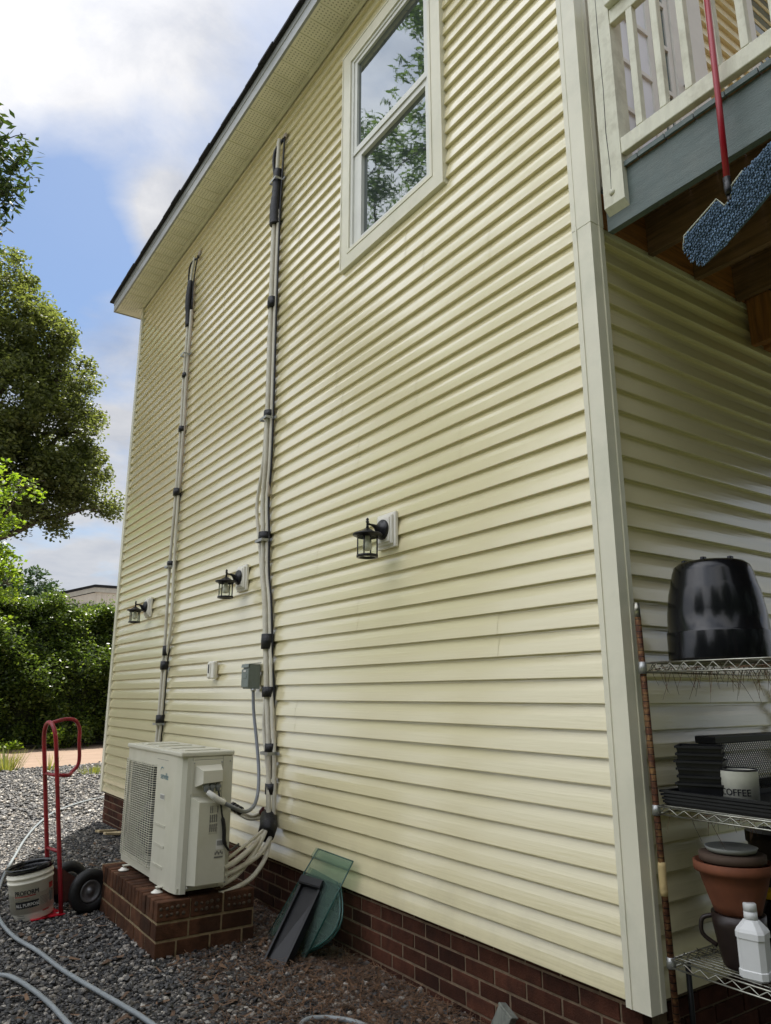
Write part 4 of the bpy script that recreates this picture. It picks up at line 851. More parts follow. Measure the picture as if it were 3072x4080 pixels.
P_([(2.54, y - 0.035, z) for y, z in PB[0:3]], 0.008, M['tape'], 'cable', par=lb)
P_([(2.555, y - 0.020, z) for y, z in PB[6:]], 0.008, M['tape'], 'cable', par=lb)
for z, r, h in ((5.05, 0.036, 0.05), (4.39, 0.040, 0.06), (3.66, 0.046, 0.08), (2.87, 0.046, 0.055), (1.95, 0.036, 0.10), (1.80, 0.042, 0.085), (1.26, 0.044, 0.09)): wrap(lb, 2.535, py(PB, z) + 0.012, z, r, h)
b = MB(); b.tube(spline([(2.53, 7.735, 6.25), (2.52, 7.74, 6.05), (2.525, 7.738, 5.85), (2.53, 7.730, 5.66)], 4), [0.040] * 4 + [0.043] * 4 + [0.036] * 5, 10); b.build('insulation_wrap', M['tape'], lb)
b = MB(); b.tube(spline([(2.56, 7.60, 6.52), (2.50, 7.70, 6.46), (2.505, 7.76, 6.3), (2.52, 7.75, 6.2)], 4), 0.010, 8); b.build('insulation_wrap', M['tape'], lb)
for z in (5.30, 2.835, 1.215): strap(lb, PB, z, 0.012, 0.065)
MB().lathe([(0.0, 0.02), (0.03, 0.016), (0.045, 0.0)], (2.568, 7.60, 6.57), 12, Matrix.Rotation(-math.pi / 2, 4, 'Y')).build('wall_seal', M['pipe_old'], lb)

# ------------------------------------------------------------------ hand truck
ht = thing('hand_truck', 'red two wheeled hand truck with loop handle standing on the gravel', 'hand truck', (1.36, 6.0, 0))
wv = Vector((-0.2, 0.98, 0)); bv = Vector((0.98, 0.2, 0)); lean = Vector((-0.155, 0.035, 1.25))
base = Vector((1.350, 5.975, 0.02)); sp_ = 0.215
def rail_pt(side, h): return base + wv * (sp_ * side) + lean * (h / 1.25)
b = MB(); rad = 0.0155
arcp = [rail_pt(0, 1.12)]
for i in range(1, 12):
    a = math.pi * i / 12; arcp.append(base + wv * (sp_ * (0.5 - 0.5 * math.cos(a))) + lean * ((1.12 + 0.165 * math.sin(a) ** 0.8) / 1.25))
b.tube(spline([rail_pt(0, 0.0), rail_pt(0, 0.5), rail_pt(0, 1.0)] + arcp + [rail_pt(1, 1.12), rail_pt(1, 1.0), rail_pt(1, 0.5), rail_pt(1, 0.0)], 3), rad, 10)
b.build('frame', M['red'], ht)
for h in (0.915, 0.40): MB().tube([rail_pt(0, h), rail_pt(1, h)], 0.012, 8).build('crossbar', M['red'], ht)
top = rail_pt(0.5, 1.275); lo = rail_pt(0.30, 0.915)
b = MB(); b.tube(spline([top, top + bv * 0.105 + Vector((0, 0, 0.028)), top + bv * 0.19 + Vector((0, 0, 0.020)), top + bv * 0.232 + Vector((0, 0, -0.045)), top + bv * 0.240 + Vector((0, 0, -0.15)), top + bv * 0.252 + Vector((0, 0, -0.25)), top + bv * 0.245 + Vector((0, 0, -0.31)), top + bv * 0.205 + Vector((0, 0, -0.355)), lo + bv * 0.11 + Vector((0, 0, -0.01)), lo], 5), 0.0138, 9); b.build('loop_handle', M['red'], ht)
b = MB(); pq = [base + wv * -0.03 + bv * 0.02, base + wv * (sp_ + 0.03) + bv * 0.02, base + wv * (sp_ + 0.03) - bv * 0.21, base + wv * -0.03 - bv * 0.21]
b.prism([(p.x, p.y) for p in pq], 2, 0.012, 0.018); b.build('toe_plate', M['red_plate'], ht)
ax0 = base + wv * -0.075 + bv * 0.155; 
rot = Matrix(((bv.x, 0, -wv.x), (bv.y, 0, -wv.y), (0, 1, 0))).to_4x4() if False else None
def wheel(c):
    Mw = Matrix.Identity(3); Mw.col[0] = bv; Mw.col[1] = Vector((0, 0, 1)); Mw.col[2] = bv.cross(Vector((0, 0, 1)))
    b = MB(); prof = []
    for i in range(17):
        a = 2 * math.pi * i / 16; prof.append((0.1085 + 0.039 * math.cos(a), 0.036 * math.sin(a)))
    b.lathe(prof, c, 30, Mw.to_4x4()); w = b.build('wheel', M['rubber'], ht)
    b = MB(); b.lathe([(0.0, 0.030), (0.020, 0.030), (0.022, 0.012), (0.050, 0.008), (0.062, 0.024), (0.074, 0.027), (0.076, 0.0), (0.074, -0.027), (0.0, -0.02)], c, 24, Mw.to_4x4()); b.build('rim', M['rim'], w)
    return w
wheel((ax0.x, ax0.y, 0.148)); c2 = ax0 + wv * 0.36; wheel((c2.x, c2.y, 0.148))
b = MB(); b.tube([(ax0.x, ax0.y, 0.148), (c2.x, c2.y, 0.148)], 0.010, 8); b.build('axle', M['strap'], ht)
for s_ in (0.0, 1.0):
    p = rail_pt(s_, 0.30); q_ = ax0 + wv * (0.075 + sp_ * s_); r0 = rail_pt(s_, 0.06); mid = Vector((q_.x, q_.y, 0.148))
    b = MB(); t_ = wv * 0.003
    b.add([p - t_, mid + Vector((0, 0, 0.03)) - t_, mid + Vector((0, 0, -0.03)) - t_, r0 - t_, p + t_, mid + Vector((0, 0, 0.03)) + t_, mid + Vector((0, 0, -0.03)) + t_, r0 + t_], [(0, 1, 2, 3), (7, 6, 5, 4), (0, 4, 5, 1), (1, 5, 6, 2), (2, 6, 7, 3)]); b.build('axle_bracket', M['bracket'], ht)

# ------------------------------------------------------------------ bucket
bk = thing('bucket', 'white plastic joint compound bucket with black rim leaning on the red hand truck', 'bucket', (1.177, 6.045, 0.0))
tilt = Matrix.Translation((1.182, 6.060, 0.012)) @ Matrix.Rotation(R(-9), 4, Vector((0.19, 0.98, 0))) @ Matrix.Rotation(R(0), 4, 'Z')
def TB(p): return tilt @ Vector(p)
def lath(prof, seg=72): b = MB(); b.lathe(prof, (0, 0, 0), seg); b.v = [tuple(TB(v)) for v in b.v]; return b
bl = lath([(0.0, 0.0), (0.128, 0.0), (0.132, 0.006), (0.143, 0.235), (0.149, 0.237), (0.149, 0.247), (0.145, 0.250), (0.145, 0.268), (0.151, 0.270), (0.151, 0.280), (0.147, 0.283), (0.148, 0.312), (0.142, 0.312), (0.138, 0.05), (0.0, 0.05)]).build('pail', M['bucket'], bk)
lath([(0.152, 0.305), (0.155, 0.310), (0.155, 0.333), (0.150, 0.338), (0.140, 0.338), (0.138, 0.320), (0.1385, 0.305)]).build('rim', M['black_pl'], bk)
def Bw(x, y, off=0.0012):      # wrap lettering on the pail, x metres to the viewer's right, y up
    a0 = math.atan2(-6.06, -1.15); rr_ = 0.132 + (y - 0.006) / 0.229 * 0.011 + off; a = a0 + x / 0.137
    return TB((rr_ * math.cos(a), rr_ * math.sin(a), y))
def strip(x0, x1, y0, y1, mtl, name='label_panel', off=0.0028, sl=0.0):
    n = max(2, int((x1 - x0) / 0.012)); vs = []
    for i in range(n + 1):
        x = x0 + (x1 - x0) * i / n; vs += [Bw(x, y0 + sl * (x - x0), off), Bw(x, y1 + sl * (x - x0), off)]
    return MB().add(vs, [(2 * i, 2 * i + 2, 2 * i + 3, 2 * i + 1) for i in range(n)], True).build(name, mtl, bl)
text_mb('PROFORM', 0.042, lambda x, y: Bw(-0.105 + x * 0.80, 0.168 + y, 0.0030)).build('lettering', M['ink'], bl)
text_mb('PROFORM', 0.042, lambda x, y: Bw(-0.1033 + x * 0.80, 0.1688 + y, 0.0034)).build('lettering', M['ink'], bl)
strip(-0.104, 0.030, 0.158, 0.1635, M['red_ink'])
strip(-0.106, 0.048, 0.083, 0.128, M['ink'])
text_mb('ALL PURPOSE', 0.031, lambda x, y: Bw(-0.102 + x * 0.83, 0.0945 + y, 0.0048)).build('lettering', M['paper'], bl)
for i in range(8): strip(0.056, 0.135 - (i % 3) * 0.012, 0.135 - i * 0.0088, 0.1375 - i * 0.0088, M['grey_ink'], 'small_print')
strip(-0.104, -0.01, 0.141, 0.145, M['grey_ink'], 'small_print'); strip(-0.035, 0.04, 0.068, 0.0735, M['red_ink'], 'small_print'); strip(-0.104, -0.05, 0.038, 0.041, M['grey_ink'], 'small_print'); strip(-0.104, -0.045, 0.024, 0.027, M['grey_ink'], 'small_print')
for (y0_, w_) in ((0.068, 0.016), (0.0605, 0.022), (0.053, 0.022), (0.0455, 0.026), (0.0395, 0.026)): strip(0.095 - w_, 0.095 + w_, y0_, y0_ + 0.0048, M['red_ink'], 'seal_print')
strip(0.128, 0.175, 0.17, 0.205, M['red_ink'], 'label_panel'); strip(0.128, 0.17, 0.06, 0.155, M['grey_ink'], 'label_panel')
lath([(0.0, 0.235), (0.12, 0.236), (0.138, 0.240)]).build('contents', mat('murky water film', (0.14, 0.15, 0.12), 0.08), bk)

# ------------------------------------------------------------------ hoses
hp = [(3.14, 11.95), (2.78, 11.63), (2.26, 10.87), (1.90, 9.97), (1.613, 9.05), (1.39, 8.2), (1.26, 7.7), (1.13, 7.15), (1.01, 6.5), (0.965, 6.0), (0.985, 5.55), (1.055, 5.18), (1.113, 4.75), (1.191, 4.36), (1.256, 4.05), (1.293, 3.85), (1.38, 3.2)]
ho = MB().tube(spline([(x, y, 0.030) for x, y in hp], 8), 0.0125, 9).build('garden_hose', M['hose']); tag(ho, 'long grey garden hose curving from the house corner past the white bucket', 'hose')
hp = [(0.40, 5.1), (0.62, 5.02), (0.818, 4.87), (0.876, 4.76), (0.925, 4.54), (0.962, 4.29), (0.98, 4.07), (1.02, 3.6)]
ho = MB().tube(spline([(x, y, 0.030) for x, y in hp], 8), 0.0125, 9).build('garden_hose', M['hose']); tag(ho, 'short stretch of grey hose crossing the bottom left corner', 'hose')
hp = [(1.80, 3.22), (1.85, 3.38), (1.93, 3.445), (2.02, 3.40), (2.10, 3.28), (2.12, 3.1)]
ho = MB().tube(spline([(x, y, 0.022) for x, y in hp], 8), 0.0125, 9).build('garden_hose', M['hose']); tag(ho, 'curved top of a hose loop on leaf litter at the bottom edge', 'hose')

# ------------------------------------------------------------------ leaning green panels and black trough
gp = thing('tinted_panel', 'green tinted translucent panels with a rolled top edge leaning against the foundation', 'panel', (2.4, 4.3, 0))
A_, B_ = Vector((2.535, 4.440, 0.545)), Vector((2.535, 4.020, 0.540)); Cc, Dd = Vector((2.33, 4.74, 0.0)), Vector((2.30, 4.17, 0.0))
def pl(u, v, off=0.0):       # u along width 0..1, v 0 bottom .. 1 top
    lo_ = Cc.lerp(Dd, u); hi_ = A_.lerp(B_, u); nrm = (A_ - Cc).cross(Dd - Cc).normalized(); nrm = nrm if nrm.x < 0 else -nrm
    return lo_.lerp(hi_, v) + nrm * off
def sheet(poly, t0, t1, name, par):
    vs = [pl(u, v, t0) for u, v in poly] + [pl(u, v, t1) for u, v in poly]; n = len(poly)
    return MB().add(vs, [tuple(range(n)), tuple(range(2 * n - 1, n - 1, -1))] + [(i, n + i, n + (i + 1) % n, (i + 1) % n) for i in range(n)]).build(name, M['green_glass'], par)
sheet([(0.02, 0.0), (0.98, 0.0), (1.0, 1.0), (0.0, 1.0)], 0.0, 0.006, 'front_sheet', gp)
sheet([(-0.02, 0.90), (1.02, 0.90), (1.02, 1.005), (-0.02, 1.005)], 0.0065, 0.018, 'rolled_edge', gp)
arcs = [(0.0, 0.0), (0.75, 0.0)] + [(0.80 + 0.42 * math.sin(math.pi * t), 0.05 + 0.72 * t) for t in [i / 10 for i in range(11)]] + [(0.0, 0.8)]
sheet(arcs, -0.022, -0.014, 'rear_sheet', gp); sheet([(u * 0.985 + .03 * (v > .05), v) for u, v in arcs], -0.036, -0.029, 'rear_sheet', gp)
b = MB()
for (u, v), (u2, v2) in (((0, 1), (0.02, 0)), ((1, 1), (0.98, 0)), ((0, 1.0), (1.0, 1.0))): b.tube([pl(u, v, 0.003), pl(u2, v2, 0.003)], 0.0042, 6)
b.build('dark_edges', M['teal_edge'], gp)
b = MB(); b.tube([pl(u, v, -0.018) for u, v in arcs[1:-1]], 0.005, 6); b.tube([pl(u * .985 + .03, v, -0.033) for u, v in arcs[1:-1]], 0.005, 6); b.build('rear_edges', M['teal_edge'], gp)
bt = thing('plastic_trough', 'black plastic trough leaning over the green tinted panels', 'trough', (2.2, 4.25, 0))
q00, q10, q01, q11 = Vector((2.086, 4.297, 0.0)), Vector((2.157, 4.157, 0.0)), Vector((2.430, 4.442, 0.400)), Vector((2.470, 4.257, 0.396))
nm = (q10 - q00).cross(q01 - q00).normalized(); nm = nm if nm.z > 0 else -nm
def tq(u, v, w): return q00.lerp(q10, u).lerp(q01.lerp(q11, u), v) + nm * w
def tbox(mb, u0, u1, v0, v1, w0, w1): mb.add([tq(u, v, w) for w in (w0, w1) for v in (v0, v1) for u in (u0, u1)], [(0, 2, 3, 1), (4, 5, 7, 6), (0, 1, 5, 4), (2, 6, 7, 3), (0, 4, 6, 2), (1, 3, 7, 5)])
b = MB(); tbox(b, 0, 1, 0, 0.93, -0.055, -0.022); tbox(b, 0, 0.09, 0.03, 0.90, -0.0215, 0.0); tbox(b, 0.91, 1, 0.03, 0.90, -0.0215, 0.0); tbox(b, 0, 1, -0.01, 0.029, -0.0215, 0.0)
b.build('tray', M['black_mt'], bt); b = MB(); tbox(b, -0.03, 1.03, 0.905, 1.0, -0.055, 0.014); tbox(b, -0.02, 1.02, 0.915, 0.99, 0.0141, 0.020); b.build('end_lip', M['black_mt'], bt)
# stake near the camera
stk = thing('wooden_stake', 'short weathered stake leaning against the foundation below the corner', 'stake', (2.52, 2.75, 0))
Ms = Matrix.Translation((2.51, 2.80, 0.0)) @ Matrix.Rotation(R(14), 4, 'Y') @ Matrix.Rotation(R(22), 4, 'X')
MB().bbox(-0.02, 0.02, -0.045, 0.045, -0.02, 0.150, 0.004, Ms).build('shaft', M['greywood'], stk); MB().bbox(-0.022, 0.022, -0.048, 0.048, 0.1505, 0.162, 0.003, Ms).build('cap', M['greywood'], stk)
rr = random.Random(2)
for i, (x, y, a, lab) in enumerate(((2.44, 9.05, 0.5, 'longest pale wood scrap lying behind the outdoor unit'), (2.50, 8.80, 1.9, 'pale wood scrap resting crosswise at the foundation'), (2.40, 8.72, 0.1, 'shortest pale wood scrap on gravel near the foundation'))):
    Mk = Matrix.Translation((x, y, 0.03 + i * .012)) @ Matrix.Rotation(a, 4, 'Z') @ Matrix.Rotation(0.12, 4, 'Y')
    tag(MB().bbox(-0.13 + i * .03, 0.13 - i * 0.02, -0.035, 0.035, -0.012, 0.012, 0.003, Mk).build('wood_scrap', M['palewood']), lab, 'wood scrap', 'wood scraps by the foundation')

# ------------------------------------------------------------------ wire rack
rk = thing('wire_rack', 'rusty chrome wire shelving rack standing by the end wall under the deck', 'shelf rack', (2.62, 1.94, 0))
RX0, RX1, RY0, RY1 = 2.618, 3.86, 1.30, 1.935
def rpost(xb, yb, xt, yt, main=False):
    b = MB(); z0_, z1_ = 0.0, 1.87; n = 74; pts = []; rs = []
    b.tube([(xb, yb, z0_), (xt, yt, z1_)], 0.0128, 12); o = b.build('post', M['rust'], rk)
    if main:
        c = MB(); c.tube([(xt, yt, 1.815), (xt, yt, z1_ + 0.003)], 0.0134, 12); c.build('chrome_tip', M['chrome'], o)
        t = 0.82 / 1.87; px_, py_ = xb + (xt - xb) * t, yb + (yt - yb) * t
        c = MB(); c.tube([(px_, py_, 0.755), (px_ - .001, py_, 0.77), (px_ - .0015, py_, 0.83), (px_, py_, 0.86), (px_, py_, 0.875)], [0.0137, 0.0155, 0.0150, 0.0158, 0.0137], 12); c.build('tape_patch', mat('yellowed tape', (0.55, 0.42, 0.20), 0.7, bump=0.4), o)
rpost(2.648, 1.940, 2.606, 1.940, True); rpost(RX1, 1.94, RX1, 1.94); rpost(2.60, RY0 + 0.005, 2.60, RY0 + 0.005); rpost(RX1, RY0, RX1, RY0)
for si, (zt, ze) in enumerate(((1.628, 1.590), (1.078, 1.050), (0.540, 0.512))):
    x0_ = (2.612, 2.618, 2.626)[si]
    b = MB()
    for z in (zt, ze):
        b.tube([(x0_, RY0, z), (x0_, RY1, z)], 0.0035, 6); b.tube([(RX1, RY0, z), (RX1, RY1, z)], 0.0035, 6); b.tube([(x0_, RY0, z), (RX1, RY0, z)], 0.0035, 6); b.tube([(x0_, RY1, z), (RX1, RY1, z)], 0.0035, 6)
    zz = []
    y = RY1 - 0.03; k = 0
    while y > RY0 + 0.02: zz.append((x0_, y, (zt - 0.004) if k % 2 else (ze + 0.004))); y -= 0.031; k += 1
    b.tube(zz, 0.0024, 5)
    zz = []; x = x0_ + 0.03; k = 0
    while x < RX1 - 0.02: zz.append((x, RY1, (zt - 0.004) if k % 2 else (ze + 0.004))); x += 0.031; k += 1
    b.tube(zz, 0.0024, 5)
    x = x0_ + 0.026
    while x < RX1 - 0.01: b.tube([(x, RY0, zt + 0.002), (x, RY1, zt + 0.002)], 0.0019, 5, False); x += 0.0255
    for y in (1.5, 1.72): b.tube([(x0_, y, zt - 0.003), (RX1, y, zt - 0.003)], 0.0028, 5, False)
    sh = b.build('shelf', M['chrome'], rk)
    xp = 2.648 + (2.606 - 2.648) * (zt / 1.87)
    b = MB(); b.tube([(xp, 1.94, ze - 0.006), (xp, 1.94, zt + 0.004)], [0.0175, 0.0158], 12); b.build('corner_sleeve', M['strap'], sh)
tag(MB().tube([(2.822, 2.000, 0.0), (2.822, 2.000, 0.475)], 0.011, 8).tube([(2.822, 2.000, 0.02), (2.822, 2.000, 0.0)], 0.016, 8).build('black_pipe', M['black_mt']), 'thin black upright pipe behind the lowest wire shelf', 'pipe')

# pots and things on the rack
def taper_pot(name, lab, cat, c, prof, mt, group=None, seg=36, M_=None):
    t = thing(name, lab, cat, c, group); b = MB(); b.lathe(prof, c, seg, M_); b.build('body', mt, t); return t
t = thing('flower_pot', 'large glossy black plastic pot turned upside down on the top shelf', 'plant pot', (2.862, 1.745, 1.634))
b = MB(); b.lathe([(0.192, 0.0), (0.200, 0.0), (0.200, 0.010), (0.199, 0.112), (0.1965, 0.118), (0.1945, 0.120), (0.190, 0.20), (0.178, 0.280), (0.1705, 0.305), (0.1695, 0.308), (0.158, 0.362), (0.148, 0.388), (0.130, 0.402), (0.108, 0.408), (0.0, 0.408)], (2.862, 1.745, 1.634), 48); b.build('body', M['black_pl'], t)
b = MB()
for k in range(6):
    a = k * math.pi / 3 + 0.3; b.bbox(-0.012, 0.012, -0.008, 0.008, 0.404, 0.417, 0.003, Matrix.Translation((2.862 + 0.105 * math.cos(a), 1.745 + 0.105 * math.sin(a), 1.634)))
b.build('foot_nubs', M['black_pl'], t)
zt = 1.082
tr_ = thing('nursery_tray', 'long flat black plastic nursery tray on the middle shelf', 'tray', (2.95, 1.73, zt))
b = MB()
for (a, c_, z0_, z1_) in ((0.0, 0.0, 0.0, 0.004), ): b.box(2.655, 3.45, 1.50, 1.915, zt, zt + 0.005)
for k in range(4):
    z = zt + 0.010 + k * 0.0125; e = 0.0025 * k
    b.box(2.645 - e, 2.660, 1.49 - e, 1.922 + e, z, z + 0.008); b.box(2.6605, 3.46, 1.485 - e, 1.495, z, z + 0.008); b.box(2.6605, 3.46, 1.915, 1.924 + e, z, z + 0.008)
b.box(2.650, 2.658, 1.495, 1.918, zt + 0.005, zt + 0.048); b.box(2.6585, 3.45, 1.497, 1.503, zt + 0.005, zt + 0.048); b.box(2.6585, 3.45, 1.909, 1.9145, zt + 0.005, zt + 0.048); b.box(2.67, 3.44, 1.51, 1.90, zt + 0.006, zt + 0.010)
b.build('tray', M['black_mt'], tr_)
# stack of square nursery pots: each pot a thing
for k in range(6):
    z = zt + 0.011 + k * 0.0275; s0, s1 = 0.070, 0.084; c = (2.772 + 0.003 * ((k * 7) % 3), 1.822, z); Mz = Matrix.Translation(c) @ Matrix.Rotation(R(24 + (k * 5) % 7), 4, 'Z')
    b = MB(); hh = 0.075
    vs = [(-s0, -s0, 0), (s0, -s0, 0), (s0, s0, 0), (-s0, s0, 0), (-s1, -s1, hh), (s1, -s1, hh), (s1, s1, hh), (-s1, s1, hh)]
    b.add([Mz @ Vector(v) for v in vs], [(0, 3, 2, 1), (0, 1, 5, 4), (1, 2, 6, 5), (2, 3, 7, 6), (3, 0, 4, 7)])
    for (xa, xb, ya, yb) in ((-s1 - .005, s1 + .005, -s1 - .005, -s1 + .002), (-s1 - .005, s1 + .005, s1 - .002, s1 + .005), (-s1 - .005, -s1 + .002, -s1 + .0025, s1 - .0025), (s1 - .002, s1 + .005, -s1 + .0025, s1 - .0025)): b.box(xa, xb, ya, yb, hh - 0.007, hh + 0.001, Mz)
    o = b.build('nursery_pot', M['black_mt'])
    lab = ('topmost', 'second from top', 'third from top', 'third from bottom', 'second from bottom', 'bottom')[5 - k]
    tag(o, lab + ' black square pot in the nested stack on the middle shelf', 'plant pot', 'nested black nursery pots')
cr = thing('mesh_crate', 'black plastic lattice crate standing behind the coffee tin', 'crate', (3.12, 1.86, zt))
b = MB(); cx0, cx1, cz0, cz1, cy = 2.890, 3.46, zt + 0.012, 1.335, 1.840
b.bbox(cx0, cx1, cy - 0.012, 1.92, cz1 - 0.030, cz1, 0.004); b.bbox(cx0 + 0.006, cx0 + 0.026, cy - 0.008, 1.915, cz0, cz1 - 0.031, 0.003); b.box(cx0 + 0.03, cx1, cy - 0.006, 1.915, cz0, cz0 + 0.02)
b.build('rim', M['black_mt'], cr)
b = MB()
for s_ in (1, -1):
    i = -14
    while i < 40:
        xs = cx0 + 0.026 + i * 0.0165; hgt = cz1 - 0.031 - cz0; xa, xb = (xs, xs + hgt) if s_ > 0 else (xs + hgt, xs)
        pa, pb = Vector((xa, cy + .002 * s_, cz0)), Vector((xb, cy + .002 * s_, cz1 - 0.031))
        lo_x, hi_x = cx0 + 0.026, cx1
        d = pb - pa; t0_, t1_ = 0.0, 1.0
        if d.x > 0: t0_, t1_ = max(0, (lo_x - pa.x) / d.x), min(1, (hi_x - pa.x) / d.x)
        else: t0_, t1_ = max(0, (hi_x - pa.x) / d.x), min(1, (lo_x - pa.x) / d.x)
        if t1_ - t0_ > 0.05: b.tube([pa + d * t0_, pa + d * t1_], 0.0019, 4, False)
        i += 1
b.build('lattice', M['black_mt'], cr)
tn = thing('coffee_tin', 'white enamel tin lettered COFFEE on the middle shelf', 'tin', (2.784, 1.676, zt + 0.0105))
b = MB(); tc_ = (2.784, 1.676, zt + 0.0105); hh = 1.226 - zt - 0.0105
b.lathe([(0.0, 0.0), (0.063, 0.0), (0.0675, hh - 0.006), (0.0675, hh - 0.002), (0.064, hh - 0.002), (0.061, 0.01), (0.0, 0.01)], tc_, 36); tb = b.build('body', M['enamel'], tn)
b = MB(); b.lathe([(0.0672, hh - 0.004), (0.0692, hh - 0.002), (0.0692, hh + 0.002), (0.066, hh + 0.003), (0.0645, hh)], tc_, 36); b.f = [f for f in b.f if len(f) == 4]; b.sm = b.sm[:len(b.f)]; b.build('rim', M['ink'], tn)
ac_ = math.atan2(-1.676, -2.784)
def Tw(x, y): a = ac_ + x / 0.066; r_ = 0.0645 + 0.0035 * y / hh + 0.0012; return (tc_[0] + r_ * math.cos(a), tc_[1] + r_ * math.sin(a), tc_[2] + y)
text_mb('COFFEE', 0.034, lambda x, y: Tw(-0.080 + x * 0.98, 0.044 + y)).build('lettering', M['ink'], tb)
text_mb('COFFEE', 0.034, lambda x, y: Tw(-0.079 + x * 0.98, 0.0445 + y)).build('lettering', M['ink'], tb)
zb = 0.5445
t = thing('glazed_pot', 'dark glazed pot with a side handle under the terracotta pot', 'plant pot', (2.85, 1.72, zb))
pc_ = (2.757, 1.722, zb)
b = MB(); b.lathe([(0.060, 0.0), (0.068, 0.01), (0.082, 0.08), (0.092, 0.14), (0.094, 0.180), (0.084, 0.180), (0.0, 0.178)], pc_, 30); b.build('body', M['dark_clay'], t)
hd = Vector((-0.60, 0.80, 0)); p0 = Vector(pc_)
b = MB(); b.tube(spline([p0 + hd * 0.088 + Vector((0, 0, 0.165)), p0 + hd * 0.125 + Vector((0, 0, 0.15)), p0 + hd * 0.128 + Vector((0, 0, 0.10)), p0 + hd * 0.082 + Vector((0, 0, 0.065))], 5), 0.008, 8); b.build('handle', M['dark_clay'], t)
taper_pot('flower_pot', 'orange terracotta pot stacked above the dark glazed pot', 'plant pot', (2.757, 1.722, zb + 0.182), [(0.080, 0.0), (0.090, 0.03), (0.113, 0.10), (0.123, 0.138), (0.138, 0.140), (0.140, 0.150), (0.140, 0.172), (0.132, 0.174), (0.120, 0.150), (0.0, 0.15)], M['terracotta'])
taper_pot('flower_pot', 'dusty brown clay pot nested inside the terracotta pot', 'plant pot', (2.757, 1.722, zb + 0.3325), [(0.09, 0.0), (0.108, 0.022), (0.117, 0.026), (0.117, 0.050), (0.110, 0.052), (0.0, 0.05)], M['grey_clay'])
taper_pot('saucer', 'pale grey saucer on top of the clay pot stack', 'saucer', (2.755, 1.722, zb + 0.3855), [(0.07, 0.0), (0.084, 0.005), (0.093, 0.020), (0.090, 0.021), (0.080, 0.008), (0.0, 0.006)], M['saucer'])
taper_pot('flower_pot', 'dark brown pot at the right edge behind the clay pot stack', 'plant pot', (3.21, 1.79, zb), [(0.08, 0.0), (0.10, 0.25), (0.118, 0.36), (0.125, 0.365), (0.125, 0.405), (0.115, 0.405), (0.0, 0.37)], M['dark_clay'])
# white bottle with square shoulder
t = thing('bottle', 'plain white plastic bottle with screw cap on the bottom wire shelf', 'bottle', (2.694, 1.636, zb))
Mb = Matrix.Translation((2.694, 1.636, zb - 0.0005)) @ Matrix.Rotation(R(13), 4, 'Z')
def sqring(h, r, z): 
    c = r * 0.62; return [Mb @ Vector(v) for v in ((h, c - h if False else -h + c * 0.35, z),)]
def oct_(h, ch, z): return [Mb @ Vector(v) for v in ((h - ch, -h, z), (h, -h + ch, z), (h, h - ch, z), (h - ch, h, z), (-h + ch, h, z), (-h, h - ch, z), (-h, -h + ch, z), (-h + ch, -h, z))]
rings = [oct_(0.042, .016, 0.0), oct_(0.048, .016, 0.008), oct_(0.048, .016, 0.030), oct_(0.0455, .016, 0.033), oct_(0.0455, .016, 0.128), oct_(0.0485, .016, 0.131), oct_(0.0485, .016, 0.150), oct_(0.044, .016, 0.160), oct_(0.026, .013, 0.184), oct_(0.0235, .0135, 0.187)]
b = MB(); vs = [v for r_ in rings for v in r_]; b.add(vs, [tuple(range(7, -1, -1)), tuple(range(72, 80))] + [(i * 8 + k, i * 8 + (k + 1) % 8, (i + 1) * 8 + (k + 1) % 8, (i + 1) * 8 + k) for i in range(9) for k in range(8)])
b.build('body', M['bottle'], t)
b = MB(); b.lathe([(0.0228, 0.187), (0.0225, 0.212), (0.0, 0.2125)], (2.694, 1.636, zb), 20); b.build('neck', M['bottle'], t)
b = MB(); b.lathe([(0.0222, 0.2135), (0.0222, 0.236), (0.020, 0.239), (0.0, 0.239)], (2.694, 1.636, zb), 20); b.build('cap', M['bottle'], t)
t = thing('jug', 'black jug with a yellow cap at the right edge of the bottom shelf', 'jug', (2.985, 1.715, zb))
b = MB(); b.lathe([(0.070, 0.0), (0.074, 0.01), (0.074, 0.125), (0.066, 0.155), (0.036, 0.188), (0.030, 0.198), (0.0, 0.198)], (2.985, 1.715, zb), 26); b.build('body', M['black_pl'], t)
b = MB(); b.lathe([(0.036, 0.1985), (0.036, 0.224), (0.032, 0.228), (0.0, 0.228)], (2.985, 1.715, zb), 20); b.build('cap', M['yellow'], t)
# dry needles hanging through the wire shelves
b = MB(); rr = random.Random(4)
for (zs, nn, lmax) in ((1.588, 75, 0.13), (1.050, 34, 0.10)):
    for i in range(nn):
        x, y = RX0 + 0.005 + rr.random() ** 2.2 * 0.4, rr.uniform(1.35, 1.92); a = rr.uniform(-.5, .5); L = rr.uniform(0.02, lmax)
        top_ = Vector((x, y, zs + rr.uniform(0, .035))); end = top_ + Vector((rr.uniform(-.3, .3) * L, a * L, -L)); b.tube([top_, (top_ + end) / 2 + Vector((0, rr.uniform(-.006, .006), 0)), end], [0.0011, 0.0011, 0.0006], 3, False)
        if rr.random() < .4: b.tube([(x, y - .03, zs + .02), (x + .01, y + .04, zs + .012)], 0.0014, 3, False)
tag(b.build('pine_needles', M['straw']), 'dry pine needles dangling through the wire shelves', 'pine needles', kind='stuff')
b = MB()
for i in range(260):
    x, y = RX0 + rr.random() * 0.5, rr.uniform(1.5, 1.92); a = rr.uniform(0, 6.28); L = rr.uniform(.01, .035)
    b.add([(x, y, 0.546), (x + L * math.cos(a), y + L * math.sin(a), 0.549), (x + L * math.cos(a) - .006 * math.sin(a), y + L * math.sin(a) + .006 * math.cos(a), 0.551)], [(0, 1, 2)])
